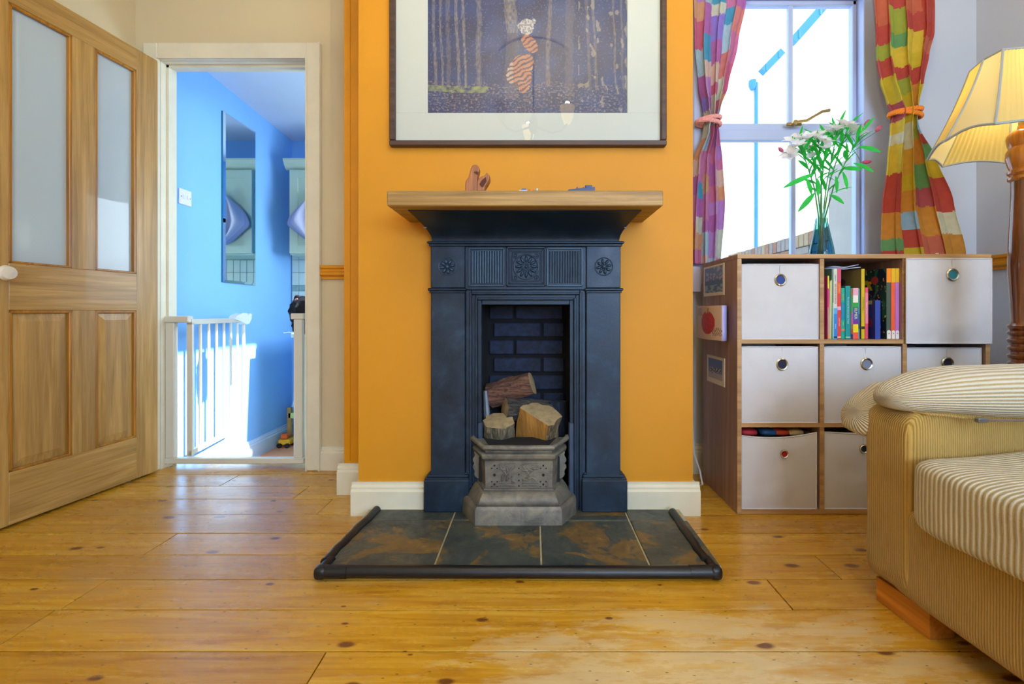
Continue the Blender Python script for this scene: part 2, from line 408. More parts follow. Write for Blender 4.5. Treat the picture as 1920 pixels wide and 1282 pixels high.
M['lampwood_l'] = wood('polished_honey_wood', '#9a5a1c', '#c8822e', axis=2, rough=0.18, coat=0.6)
M['foot'] = wood('orange_beech', '#b06a22', '#cf8a34', axis=1, rough=0.4)
M['frame'] = wood('dark_walnut_frame', '#35241f', '#523a31', axis=0, rough=0.5)
M['carve'] = wood('carved_hardwood', '#8a5230', '#b97c4e', axis=2, rough=0.5, scale=2)
def fabric(name, c1, c2, period, dirv, amp=0.6, weave=500):
    k = N(name); tc = k.n('TexCoord'); sp = k.n('VectorMath', operation='DOT_PRODUCT'); sp.inputs[1].default_value = dirv; k.l(tc.outputs['Object'], sp.inputs[0])
    wob = k.noise(k.coords(), 9, 3)
    m = k.n('Math', operation='MULTIPLY_ADD'); m.inputs[1].default_value = 2 * PI / period; k.l(sp.outputs['Value'], m.inputs[0])
    w2 = k.n('Math', operation='MULTIPLY'); w2.inputs[1].default_value = 1.1; k.l(wob, w2.inputs[0]); k.l(w2.outputs[0], m.inputs[2])
    sn = k.n('Math', operation='SINE'); k.l(m.outputs[0], sn.inputs[0])
    h = k.n('Math', operation='MULTIPLY_ADD'); h.inputs[1].default_value = 0.5; h.inputs[2].default_value = 0.5; k.l(sn.outputs[0], h.inputs[0])
    wv = k.noise(k.coords((1, 1, 1)), weave, 2)
    ad = k.n('Math', operation='MULTIPLY_ADD'); ad.inputs[1].default_value = 0.6; k.l(wv, ad.inputs[0]); k.l(h.outputs[0], ad.inputs[2])
    c = k.ramp(ad.outputs[0], [(0.35, lin(c1)), (1.1 if False else 1.0, lin(c2))])
    mott = k.ramp(k.noise(k.coords(), 7, 4), [(0.3, (0.88, 0.86, 0.82, 1)), (0.7, (1.04, 1.04, 1.04, 1))])
    c = k.mix(1.0, c, mott, 'MULTIPLY')
    k.base(c, 0.9, 0, 0.2); k.b.inputs['Sheen Weight'].default_value = 0.25
    k.bump(ad.outputs[0], amp, 0.003); return k.m
M['rib'] = fabric('ribbed_chenille', '#a8925e', '#cfcab8', 0.0110, (0, 1, 0), 1.0)  # pale rib tops: highlights put into the weave colour over tan gaps
M['sofa'] = fabric('fine_cord_weave', '#947532', '#b89650', 0.0058, (1, 1, 0), 0.6)
def fabric_roll(name, c1, c2, yc, zc, ratio, n):
    k = N(name); tc = k.n('TexCoord'); sp = k.n('SeparateXYZ'); k.l(tc.outputs['Object'], sp.inputs[0])
    a = k.n('Math', operation='SUBTRACT'); a.inputs[1].default_value = yc; k.l(sp.outputs[1], a.inputs[0])
    b = k.n('Math', operation='SUBTRACT'); b.inputs[1].default_value = zc; k.l(sp.outputs[2], b.inputs[0])
    b2 = k.n('Math', operation='MULTIPLY'); b2.inputs[1].default_value = ratio; k.l(b.outputs[0], b2.inputs[0])
    at = k.n('Math', operation='ARCTAN2'); k.l(b2.outputs[0], at.inputs[0]); k.l(a.outputs[0], at.inputs[1])
    wob = k.noise(k.coords(), 6, 3); w2 = k.n('Math', operation='MULTIPLY'); w2.inputs[1].default_value = 2.2; k.l(wob, w2.inputs[0])
    m = k.n('Math', operation='MULTIPLY_ADD'); m.inputs[1].default_value = float(n); k.l(at.outputs[0], m.inputs[0]); k.l(w2.outputs[0], m.inputs[2])
    sn = k.n('Math', operation='SINE'); k.l(m.outputs[0], sn.inputs[0])
    h = k.n('Math', operation='MULTIPLY_ADD'); h.inputs[1].default_value = 0.5; h.inputs[2].default_value = 0.5; k.l(sn.outputs[0], h.inputs[0])
    wv = k.noise(k.coords(), 400, 2); ad = k.n('Math', operation='MULTIPLY_ADD'); ad.inputs[1].default_value = 0.6; k.l(wv, ad.inputs[0]); k.l(h.outputs[0], ad.inputs[2])
    c = k.ramp(ad.outputs[0], [(0.3, lin(c1)), (1.0, lin(c2))]); k.base(c, 0.9, 0, 0.2); k.b.inputs['Sheen Weight'].default_value = 0.25
    k.bump(ad.outputs[0], 0.8, 0.003); return k.m
M['rib_pillow'] = fabric_roll('ribbed_chenille_pillow', '#a8925e', '#cfcabb', -.085, .555, 1.7, 46)  # rib-top highlights are in the pale colour here too
M['rib_flap'] = fabric_roll('ribbed_chenille_flap', '#a8925e', '#cfcabb', .028, .50, 1.4, 40)
M['canvas'] = paint('off_white_canvas', '#cdcdd3', 0.85, 0.05, 5, 0.35, bscale=90)
M['canvas_in'] = paint('box_lining', '#b4b4ba', 0.9, 0.05)
M['paper'] = paint('white_paper', '#e4e2dc', 0.6, 0.02)
M['mat'] = paint('mount_board', '#bfc6bf', 0.8, 0.01)
M['tile_white'] = paint('glazed_white_tile', '#bcd3d0', 0.2, 0.03)
M['tile_grout'] = paint('tile_grout', '#86a6a6', 0.8, 0.03)
M['picture_glass'] = thin_glass('picture_glass', ior=1.5)
M['win_glass'] = thin_glass('window_glass', (0.97, 0.99, 1, 1))
M['door_glass'] = thin_glass('door_glass', (0.86, 0.93, 0.95, 1), ior=1.6, haze=0.42, hazecol=(0.72, 0.82, 0.86, 1))  # diffuse share paints a pale haze over the clear panes
M['mirror'] = N('mirror_silver').base((0.80, 0.90, 0.92, 1), 0.02, 1.0)
M['bulb'] = emit('warm_bulb', '#ffe2a0', 9)

# ================================================================== SETTING
XL, XR, YN, YF, YW = -1.97, 2.15, -2.8, 2.245, 2.20     # left, right, near, door wall, window wall
CE = 2.58
# --- floor: sub-floor slab + individual boards
b = MB().box(XL - .2, XR + .2, YN - .2, 2.34, -.30, -.022); fl = struct(b.build('floor', M['soot']), 'worn honey-coloured pine floorboards with dark knots')
rows = [2.345, 2.175, 2.03, 1.89, 1.745, 1.597, 1.455, 1.321, 1.187, 1.041]
while rows[-1] > YN: rows.append(rows[-1] - .1445)
fixed = {7: [-1.236], 8: [-1.25], 6: [0.9], 9: [-0.475, 1.35]}
fixed[7] = [-1.24, .68]
for r in range(len(rows) - 1):
    y1, y0 = rows[r], rows[r + 1]
    js = fixed.get(r)
    if js is None:
        x = XL + rnd.uniform(.5, 1.6); js = []
        if r not in (4, 5, 10):
            while x < XR - .4: js.append(x); x += rnd.uniform(1.6, 2.6)
        else: js = [rnd.uniform(-1.6, -1.0)]
    xs = [XL] + js + [XR]
    for a, c in zip(xs[:-1], xs[1:]):
        if r == 0:
            # board that runs under the doorway only between the jambs
            pass
        MB().box(a + .0016, c - .0016, y0 + .0018, y1 - .0018, -.022, rnd.uniform(-.0012, 0.0), 0.0007).build('floorboard', M['pine'], fl)
# --- ceiling
struct(MB().box(XL - .2, XR + .2, YN - .2, YF + .3, CE, CE + .1).build('ceiling', M['ceiling']), 'plain white ceiling')
# --- left wall with a blind-covered window behind the open door
w = MB(); t = XL - .2
w.box(t, XL, YN - .2, .95, 0, CE); w.box(t, XL, 1.775, YF + .1, 0, CE); w.box(t, XL, .95, 1.775, 0, 1.02); w.box(t, XL, .95, 1.775, 2.1, CE)
struct(w.build('wall_left', M['cream']), 'cream wall behind the open glazed door')
w = MB().box(XL - .12, XL - .08, .95, 1.775, 1.02, 1.06).box(XL - .12, XL - .08, .95, 1.775, 2.06, 2.1).box(XL - .12, XL - .08, .95, .99, 1.06, 2.06).box(XL - .12, XL - .08, 1.735, 1.775, 1.06, 2.06)
wf = struct(w.build('window_3', M['white_win']), 'small side window behind the open door'); MB().box(XL - .102, XL - .098, .99, 1.735, 1.06, 2.06).build('pane', M['win_glass'], wf)
tag(MB().box(XL - .05, XL - .047, .96, 1.77, 1.14, 2.09).tube([(XL - .05, .96, 2.07), (XL - .05, 1.77, 2.07)], .02, 10).box(XL - .056, XL - .041, .96, 1.77, 1.13, 1.145).build('roller_blind', M['cream'], None),
    'cream roller blind pulled low in the window behind the glazed door', 'blind')
# --- right wall (with a side window near the photographer)
w = MB(); w.box(XR, XR + .2, -.8, YW + .3, 0, CE); w.box(XR, XR + .2, YN - .2, -2.2, 0, CE); w.box(XR, XR + .2, -2.2, -.8, 0, .9); w.box(XR, XR + .2, -2.2, -.8, 2.3, CE)
struct(w.build('wall_right', M['cream_r']), 'pale plaster wall behind the standard lamp')
# --- near wall with bay opening
w = MB(); w.box(XL, .2, YN - .2, YN, 0, CE); w.box(1.95, XR, YN - .2, YN, 0, CE); w.box(.2, 1.95, YN - .2, YN, 0, .8); w.box(.2, 1.95, YN - .2, YN, 2.3, CE)
struct(w.build('wall_near', M['cream_r']), 'pale wall with the bay window opening')
w = MB()
for x in (.2, .76, 1.34, 1.9): w.box(x, x + .05, YN - .12, YN - .07, .8, 2.3)
w.box(.2, 1.95, YN - .12, YN - .07, .8, .86); w.box(.2, 1.95, YN - .12, YN - .07, 2.24, 2.3); w.box(.2, 1.95, YN - .12, YN - .07, 1.5, 1.55)
struct(w.build('window_2', M['white_win']), 'white bay window frame')
# --- door wall
DL, DR, DT = -1.845, -1.118, 2.02
w = MB(); w.box(XL, DL - .02, YF, YF + .1, -.3, CE); w.box(DR + .02, -.60, YF, YF + .1, -.3, CE); w.box(DL - .02, DR + .02, YF, YF + .1, DT + .02, CE)
struct(w.build('wall_far', M['cream']), 'cream wall around the kitchen doorway')
# --- window wall
WX0, WX1, WZ0, WZ1 = .83, 1.725, .93, 2.345
w = MB(); w.box(.60, WX0, YW, YW + .12, 0, CE); w.box(WX1, XR, YW, YW + .12, 0, CE); w.box(WX0, WX1, YW, YW + .12, 0, WZ0); w.box(WX0, WX1, YW, YW + .12, WZ1, CE)
struct(w.build('wall_alcove', M['cream_r']), 'pale alcove wall around the sash window')
# --- chimney breast
BL, BR, BY = -.675, .616, 1.75
FX0, FX1, FZ = -.205, .145, .865
w = MB(); w.box(BL, FX0 - .04, BY, YF + .1, 0, CE); w.box(FX1 + .04, BR, BY, YF + .1, 0, CE); w.box(FX0 - .04, FX1 + .04, BY, YF + .1, FZ + .02, CE); w.box(FX0 - .04, FX1 + .04, 2.06, YF + .1, 0, FZ + .02)
struct(w.build('wall_chimney_breast', M['orange']), 'bright orange chimney breast')
w = MB(); w.box(PX(645, 1.95), BL, 1.95, YF, 0, CE); w.box(PX(655, 1.948), PX(655, 1.948) + .004, 1.946, 1.95, 0.14, CE)
struct(w.build('wall_boxing', M['orange_gloss']), 'orange painted boxing beside the chimney breast')

# skirting profile: (out, z)
def skirt_prof(h=.125, d=.022): return [(0, 0), (d, 0), (d, h * .74), (d * .72, h * .80), (d * .72, h * .86), (d * .4, h * .93), (d * .4, h), (0, h)]
def sk_y(name, x0, x1, y, h=.125, d=.022, m=None, sgn=1):
    """board facing -Y on the plane y"""
    return struct(MB().prism([(y - q * sgn, z) for q, z in skirt_prof(h, d)], 0, x0, x1).build(name, m or M['white_wood']), 'white painted moulded skirting board')
def sk_x(name, y0, y1, x, h=.125, d=.022, sgn=1, m=None):
    return struct(MB().prism([(x + q * sgn, z) for q, z in skirt_prof(h, d)], 1, y0, y1).build(name, m or M['white_wood']), 'white painted moulded skirting board')
sk_y('baseboard_breast_left', BL - .022, -.418, BY); sk_y('baseboard_breast_right', .357, BR + .022, BY)
sk_x('baseboard_breast_side', BY + .001, YW, BR, d=.0215)
sk_x('baseboard_breast_return', BY + .001, 1.927, BL, d=.0215, sgn=-1)
bx = PX(645, 1.95)
sk_y('baseboard_boxing', bx - .022, BL, 1.95, .13); sk_x('baseboard_boxing_side', 1.951, YF - .023, bx, .13, d=.0215, sgn=-1)
sk_y('baseboard_door_wall', PX(600, 2.23), bx, YF, .115); sk_y('baseboard_window', BR, XR, YW, .14)
sk_x('baseboard_right', YN, YW, XR, .14, sgn=-1); sk_x('baseboard_left', YN, YF, XL, .14)
# dado rail profile
def dado_prof(z, d=.03): return [(0, z), (d * .5, z), (d * .5, z + .012), (d, z + .02), (d, z + .032), (d * .6, z + .038), (d * .6, z + .048), (d * .85, z + .055), (d * .85, z + .068), (0, z + .07)]
def dado(name, pts_plane, a0, a1, axis, z, sgn):
    return struct(MB().prism([(pts_plane + q * sgn, zz) for q, zz in dado_prof(z)], axis, a0, a1).build(name, M['orange_gloss']), 'orange gloss painted dado rail')
dado('trim_1', YF, PX(600, 2.22), bx, 0, .94, -1)
dado('trim_2', XR, YN, YW, 1, .973, -1); dado('trim_3', YW, WX1 + .06, XR, 0, .973, -1); dado('trim_4', XL, YN, .9, 1, .94, 1); dado('trim_5', XL, 1.8, YF, 1, .94, 1)
dado('trim_7', XL, .9, 1.8, 1, .94, 1)
# door casing
w = MB()
ay = YF - .024
def arch(x0, x1, z0, z1): w.box(x0, x1, ay, YF, z0, z1, .004)
arch(PX(573, 2.222), PX(600, 2.222), 0, DT + .08)
arch(DL - .07, DL, 0, DT + .08); arch(DL, PX(573, 2.222), DT, DT + .08)
w.box(PX(573, 2.222), PX(576, 2.222), ay - .004, ay, 0, DT + .004); w.box(DL, DR, ay - .004, ay, DT, DT + .006)
w.box(PX(597, 2.222), PX(600, 2.222), ay - .005, ay, 0, DT + .08)
dc = struct(w.build('trim_6', M['white_wood']), 'white painted door casing')
w = MB(); w.box(DL - .02, DL, YF, YF + .1, -.02, DT); w.box(DR, DR + .02, YF, YF + .1, -.02, DT); w.box(DL - .02, DR + .02, YF, YF + .1, DT, DT + .02)
w.box(DL, DL + .012, YF + .035, YF + .06, 0, DT); w.box(DR - .012, DR, YF + .035, YF + .06, 0, DT); w.box(DL, DR, YF + .035, YF + .06, DT - .012, DT)
w.build('door_lining', M['white_wood'], dc)
MB().box(DL - .012, DL + .002, ay - .010, ay - .002, 1.60, 1.70).tube([(DL - .004, ay - .012, 1.6), (DL - .004, ay - .012, 1.7)], .006, 8).build('hinge', M['brass'], dc)

# --- kitchen shell
KL, KR, KB, KF = -1.95, -.30, 3.66, -.235
struct(MB().box(KL - .1, KR + .1, 2.345, KB + .1, KF - .05, KF).build('floor_kitchen', M['peach']), 'peach-coloured kitchen floor seen past the gate')
MB().box(DL - .02, DR + .02, 2.335, 2.36, KF, -.002).build('step_riser', M['white_wood'], bpy.data.objects['floor_kitchen'])
struct(MB().box(KL - .1, KL, YF + .1, KB + .1, KF, 2.35).build('wall_kitchen_left', M['blue']), 'sky-blue kitchen wall')
wkb = struct(MB().box(KL, KR + .1, KB, KB + .1, KF, 2.35).build('wall_kitchen_back', M['blue']), 'blue and tiled back wall of the kitchen')
w = MB(); w.box(KR, KR + .1, YF + .1, 2.38, KF, 2.35); w.box(KR, KR + .1, 3.3, KB, KF, 2.35); w.box(KR, KR + .1, 2.38, 3.3, KF, .80); w.box(KR, KR + .1, 2.38, 3.3, 1.66, 2.35)
struct(w.build('wall_kitchen_right', M['blue']), 'blue kitchen wall with its window opening')
w = MB().box(KR + .03, KR + .07, 2.38, 2.42, .8, 1.85).box(KR + .03, KR + .07, 3.26, 3.3, .8, 1.85).box(KR + .03, KR + .07, 2.38, 3.3, .8, .84).box(KR + .03, KR + .07, 2.38, 3.3, 1.62, 1.66)
struct(w.build('window_4', M['white_win']), 'kitchen window frame')
w = MB(); w.prism([(2.34, 2.235), (KB + .1, 2.155), (KB + .1, 2.25), (2.34, 2.33)], 0, KL - .1, KR + .1)
struct(w.build('ceiling_kitchen', M['kceil']), 'pale sloping kitchen ceiling')
struct(MB().box(KL - .1, KR + .1, YF + .1, KB + .1, 2.35, 2.4).build('ceiling_kitchen_roof', M['kceil']), 'kitchen roof')
struct(MB().prism([(KL + q, KF + z) for q, z in skirt_prof(.13, .02)], 1, 2.345, KB).build('baseboard_kitchen', paint('kitchen_skirting_paint', '#b9d3ee', .5, .02)), 'pale blue kitchen skirting board')
# tiles above the worktop
tb = MB().box(KL + .01, -1.3, KB - .012, KB, .66, 1.32); tb.build('tile_backing', M['tile_grout'], wkb)
for r in range(6):
    z = 1.20 - r * .102 if r < 3 else 1.20 - r * .102 + .055
    hgt = .098
    if r == 3: z, hgt = 1.20 - 3 * .102 + .055, .042
    for c in range(11):
        x = KL + .012 + c * .054
        MB().box(x, x + .05, KB - .018, KB - .012, z, z + hgt, .001).build('tile', M['tile_white'] if r != 3 else paint('grey_border_tile', '#7fa0a0', .3, .25, 60), wkb)

# ================================================================== WINDOW
wy0, wy1 = YW + .005, YW + .075
w = MB()
w.box(WX0, WX0 + .05, YW - .012, wy1, WZ0, WZ1, .003); w.box(PX(1611, 2.22), WX1 + .0, YW - .012, wy1, WZ0, WZ1, .003)
w.box(WX0 + .051, PX(1611, 2.22) - .001, YW - .010, wy1 - .001, WZ1 - .03, WZ1 + .03, .003); w.box(WX0, WX1, YW - .03, wy1, WZ0 - .02, WZ0 + .02, .004)
w.box(WX1, WX1 + .006, YW - .016, YW, WZ0, WZ1); w.box(WX1 + .006, WX1 + .06, YW - .02, YW, WZ0 - .02, WZ1 + .05, .005)
w.box(WX0 - .06, WX0, YW - .02, YW, WZ0 - .02, WZ1 + .05, .005)
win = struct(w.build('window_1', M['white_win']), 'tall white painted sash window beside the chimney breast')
gx0, gx1, gm = WX0 + .05, PX(1611, 2.22), PX(1481, 2.25)
def sash(z0, z1, y0, top, bot):
    s = MB()
    s.box(gx0, gx0 + .028, y0, y0 + .035, z0, z1, .003); s.box(gx1 - .02, gx1 - .001, y0, y0 + .035, z0, z1, .003)
    s.box(gx0, gx1, y0 - .006, y0 + .035, z0, z0 + bot, .003); s.box(gx0, gx1, y0, y0 + .035, z1 - top, z1, .003)
    s.box(gm - .011, gm + .011, y0 + .004, y0 + .03, z0, z1, .003)
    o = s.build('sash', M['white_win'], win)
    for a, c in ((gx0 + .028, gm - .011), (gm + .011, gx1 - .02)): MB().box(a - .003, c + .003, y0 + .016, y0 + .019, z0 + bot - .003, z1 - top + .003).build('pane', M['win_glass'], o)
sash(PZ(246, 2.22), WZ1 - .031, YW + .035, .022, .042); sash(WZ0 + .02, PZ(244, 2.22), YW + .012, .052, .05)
# catch
cx = PX(1478, 2.19); cz = PZ(233, 2.19)
h = MB().box(cx - .004, cx + .07, YW - .006, YW + .004, cz - .004, cz + .012, .003)
h.tube([(cx + .03, YW - .014, cz + .008), (cx + .08, YW - .024, cz + .012), (cx + .12, YW - .03, cz + .035), (cx + .15, YW - .032, cz + .052), (cx + .185, YW - .032, cz + .058)], [.008, .007, .006, .007, .008], 8)
h.lathe([(.0, -.004), (.012, -.004), (.012, .02), (0, .02)], (cx + .03, YW - .002, cz + .006), 12, 1)
h.build('window_catch', M['brass'], win, True)

# ---- outside
M['render_out'] = paint('white_render', '#f4f6f6', 0.8, 0.02)
M['gutter'] = paint('glare_tinted_gutter', '#2f7fd0', 0.4, 0.05)  # dark gutter and pipes; the glare's blue is put into the colour
struct(MB().box(-.18, 6, 2.35, 8, -.6, -.5).build('floor_yard', paint('pale_paving', '#cfd2d2', .8)), 'pale yard paving outside the window')
tag(MB().box(.2, 6.0, 5.6, 5.8, -.5, 5.4).build('neighbour_house', M['render_out']), 'white rendered neighbouring house seen through the window', 'house')
def slope_bar(p, q, Y, th, lab):
    a = Vector((PX(p[0], Y), 0, PZ(p[1], Y))); c = Vector((PX(q[0], Y), 0, PZ(q[1], Y))); d = (c - a).normalized(); n_ = Vector((-d.z, 0, d.x)) * th
    m = MB().prism([((a + n_).x, (a + n_).z), ((a - n_).x, (a - n_).z), ((c - n_).x, (c - n_).z), ((c + n_).x, (c + n_).z)], 1, Y - .04, Y + .04)
    o = thing('sloping_gutter', lab, 'gutter', (a.x, Y, a.z), group='glare-tinted gutter lengths outside the window'); m.build('channel', M['gutter'], o)
    for k in (.15, .8):
        e = a.lerp(c, k); MB().box(e.x - .012, e.x + .012, Y - .05, Y + .05, e.z - th * 1.1, e.z + th * 1.1, .003).build('bracket', M['gutter'], o)
slope_bar((1486, 78), (1546, 10), 5.56, .048, 'long upper length of sloping gutter tinted blue by glare in the right window panes')
slope_bar((1429, 135), (1465, 98), 5.56, .040, 'short lower length of sloping gutter tinted blue by glare in the left window panes')  # one bar in two lengths; the gap is where glare swallows it
dp = thing('drainpipe', 'thin drainpipe, tinted blue by glare, standing outside behind the left window panes', 'drainpipe', (PX(1418, 5.56), 5.56, -.5))
MB().tube([(PX(1418, 5.56), 5.56, -.5), (PX(1418, 5.56), 5.56, PZ(155, 5.56))], .022, 10).build('pipe', M['gutter'], dp, True)
MB().lathe([(.022, 0), (.04, .04), (.045, .11), (0, .11)], (PX(1411, 5.56), 5.56, PZ(168, 5.56)), 12).build('hopper', M['gutter'], dp, True)
# brick boundary wall running away + pier, made of single bricks
bw = struct(MB().box(2.415, 2.62, 3.5, 5.58, -.5, 1.36).build('wall_garden', paint('pale_mortar', '#938e86', .9)), 'low brick garden wall running away outside the window')
bm_ = [paint('garden_brick_%s' % q, c, .85, .12, 30, .5) for q, c in (('grey', '#7d7672'), ('red', '#84604e'), ('buff', '#8e7c62'))]
for r in range(7):
    for c in range(9):
        y = 3.5 + c * .23 + (.11 if r % 2 else 0); z = 1.295 - r * .075
        MB().box(2.40, 2.418, y, min(y + .215, 5.57), z, z + .062, .004).build('brick', rnd.choice(bm_), bw)
for c in range(28):
    y = 3.5 + c * .074; MB().box(2.39, 2.63, y, y + .064, 1.362, 1.475 + rnd.uniform(-.004, .004), .005).build('coping_brick', rnd.choice(bm_), bw)
px0 = PX(1603, 3.2)
pier = struct(MB().box(px0 + .01, px0 + .4, 3.21, 3.5, -.5, PZ(290, 3.2)).build('wall_pier', paint('pale_mortar', '#938e86')), 'brick pier at the edge of the window view')
for r in range(18):
    z = .7 + r * .075
    if z + .06 > PZ(290, 3.2): break
    for c in range(2): MB().box(px0 + c * .2 + (.0 if r % 2 else -.0), px0 + c * .2 + .19, 3.19, 3.22, z, z + .062, .004).build('brick', rnd.choice(bm_), pier)
tag(MB().tube([(PX(1606, 3.1), 3.12, -.5), (PX(1605, 3.1), 3.12, PZ(430, 3.1)), (PX(1607, 3.1), 3.12, PZ(415, 3.1)), (PX(1612, 3.1), 3.14, PZ(405, 3.1))], .013, 8).build('waste_pipe', M['gutter'], None, True), 'slim waste pipe tinted blue by glare bent against the brick pier outside', 'pipe')

# ================================================================== OPEN OAK DOOR (glazed above, raised panels below)
door = thing('oak_door', 'half-glazed light oak door standing open at the kitchen doorway', 'door', (-1.838, 2.2, 0), math.atan2(-.993, -.116), local=True)
U = (0, .104, .2815, .367, .571, .675); DTK = .036; ZB, ZT = .010, 1.995
za, zb_, zc, zd = .20, .785, .955, 1.895    # panel bottom/top, glass bottom/top
hy = DTK / 2
def dbox(name, x0, x1, z0, z1, mat): return MB().box(x0, x1, -hy, hy, z0, z1, .0015).build(name, mat, door)
dbox('stile', U[0], U[1], ZB, ZT, M['oak_v']); dbox('stile', U[4], U[5], ZB, ZT, M['oak_v'])
dbox('rail', U[1], U[4], ZB, za, M['oak_h']); dbox('rail', U[1], U[4], zb_, zc, M['oak_h']); dbox('rail', U[1], U[4], zd, ZT, M['oak_h'])
dbox('muntin', U[2], U[3], za, zb_, M['oak_v']); dbox('muntin', U[2], U[3], zc, zd, M['oak_v'])
def beading(x0, x1, z0, z1, parent):
    m = MB()
    for s in (1, -1):
        y0, y1 = (hy - .013, hy - .001) if s > 0 else (-hy + .001, -hy + .013)
        for a, c in ((x0, x0 + .011), (x1 - .011, x1)): m.box(a, c, y0 - .006 * (s > 0), y1, z0, z1, .002)
        for a, c in ((z0, z0 + .009), (z1 - .011, z1)): m.box(x0, x1, y0, y1, a, c, .002)
    return m.build('beading', M['oak_bead'], parent)
for (x0, x1) in ((U[1], U[2]), (U[3], U[4])):
    g = MB().box(x0 - .004, x1 + .004, -.002, .002, zc - .004, zd + .004).build('pane', M['door_glass'], door); beading(x0, x1, zc, zd, g)
    p = MB(); q = .042
    for s in (1, -1):
        Y0, Y1 = s * .004, s * .0135
        o = [(x0, Y0, za), (x1, Y0, za), (x1, Y0, zb_), (x0, Y0, zb_)]; i_ = [(x0 + q, Y1, za + q), (x1 - q, Y1, za + q), (x1 - q, Y1, zb_ - q), (x0 + q, Y1, zb_ - q)]
        p.add(o + i_, [(4, 5, 6, 7), (0, 1, 5, 4), (1, 2, 6, 5), (2, 3, 7, 6), (3, 0, 4, 7)])
    p.build('raised_panel', M['oak_v'], door, recalc=False); bpy.data.objects
    beading(x0, x1, za, zb_, bpy.data.objects[[o.name for o in door.children if o.name.startswith('raised_panel')][-1]])
for s in (1, -1):
    k_ = MB().lathe([(.0, 0), (.024, 0), (.024, .004), (.010, .006), (.009, .03), (.020, .038), (.027, .052), (.022, .066), (0, .071)], (0, 0, 0), 20, 1)
    k_.v = [(x + .613, -y * s + hy * s if False else (-y) * s + hy * s, z + .915) for x, y, z in k_.v]
    o = k_.build('knob', paint('cream_ceramic', '#d9d2bf', .2, .02), door, True); o['label'] = 'cream ceramic knob'

# ================================================================== KITCHEN THINGS
m_ = thing('wall_mirror', 'tall frameless mirror with a narrow ground edge, hanging on the blue kitchen wall', 'mirror', (KL, 3.0, 1.5))
mg = MB(); x = KL + .012; y0, y1, z0, z1 = 2.832, 3.167, .965, 2.036; bv = .016
mg.add([(x, y0, z0), (x, y1, z0), (x, y1, z1), (x, y0, z1), (x + .006, y0 + bv, z0 + bv), (x + .006, y1 - bv, z0 + bv), (x + .006, y1 - bv, z1 - bv), (x + .006, y0 + bv, z1 - bv)],
       [(4, 5, 6, 7), (0, 1, 5, 4), (1, 2, 6, 5), (2, 3, 7, 6), (3, 0, 4, 7)])
mg.build('mirror_glass', M['mirror'], m_, recalc=False)
MB().box(KL, x - .0005, y0, y1, z0, z1).build('backing', paint('mirror_edge', '#2d6f86', .3), m_)
sw = thing('light_switch', 'white double light switch on the blue kitchen wall left of the mirror', 'switch', (KL, 2.53, 1.42))
MB().box(KL, KL + .009, 2.487, 2.577, 1.375, 1.461, .003).build('plate', paint('switch_plastic', '#dcdcec', .35, .01), sw)
for q in (-.014, .014): MB().box(KL + .009, KL + .014, 2.532 + q - .006, 2.532 + q + .006, 1.408, 1.43, .002).build('rocker', paint('switch_plastic', '#dcdcec', .35, .01), sw)
for q in (-.032, .032): MB().lathe([(0, KL + .010), (.0035, KL + .010), (.0035, KL + .008)], (0, 2.532 + q, 1.418), 8, 0).build('screw', M['chrome'], sw)
# wall cabinet
cab = thing('wall_cabinet', 'sage cream kitchen wall cabinet with a cornice, above the tiles', 'cabinet', (-1.3, 3.5, 1.2))
cx0 = PX(541, 3.36); MB().box(cx0 + .012, -.9, 3.361, KB - .002, 1.20, 1.831).build('body', M['kunit'], cab)
co_ = MB(); prof = [(0, 1.832), (-.012, 1.845), (-.03, 1.87), (-.04, 1.893), (-.04, 1.905), (.02, 1.905), (.02, 1.832)]
co_.prism([(3.36 + q, z) for q, z in prof], 0, cx0 - .02, -.9); co_.prism([(cx0 + .012 + q, z) for q, z in prof], 1, 3.381, KB - .002); co_.build('cornice', M['kunit'], cab)
for k in range(2):
    a = cx0 + .02 + k * .45
    d = MB().box(a, a + .43, 3.342, 3.36, 1.21, 1.825, .002).build('door', M['kunit'], cab)
    MB().box(a + .001, a + .06, 3.334, 3.343, 1.211, 1.824).box(a + .37, a + .429, 3.334, 3.343, 1.211, 1.824).box(a + .0605, a + .3695, 3.3345, 3.343, 1.2115, 1.27).box(a + .0605, a + .3695, 3.3345, 3.343, 1.765, 1.8235).build('door_frame', M['kunit'], d)
# white cloth hanging in front of the cabinet
def cloth_pos(u, v):
    z = 1.70 - v * .37; half = .02 + (.19 if u < .5 else .13) * math.sin(min(v / .62, 1) * PI / 2) * (1 - max(0, (v - .62) / .38) * .93)
    return (-1.585 + (u - .5) * 2 * half, 3.295 + .024 * math.sin(u * 19 + v * 2) * min(1, v * 3) + .01 * math.sin(v * 9), z - .06 * abs(u - .5) * 2)
g_ = grid_col('tea_towel', 26, 22, cloth_pos, lambda u, v: lin('#c3cdea') if int(u * 13) % 4 else lin('#a9b4dc'), vcol('towel_cloth', .9, .2))
so = g_.modifiers.new('s', 'SOLIDIFY'); so.thickness = .004
tag(g_, 'white tea towel hanging from the kitchen wall cabinet', 'towel')
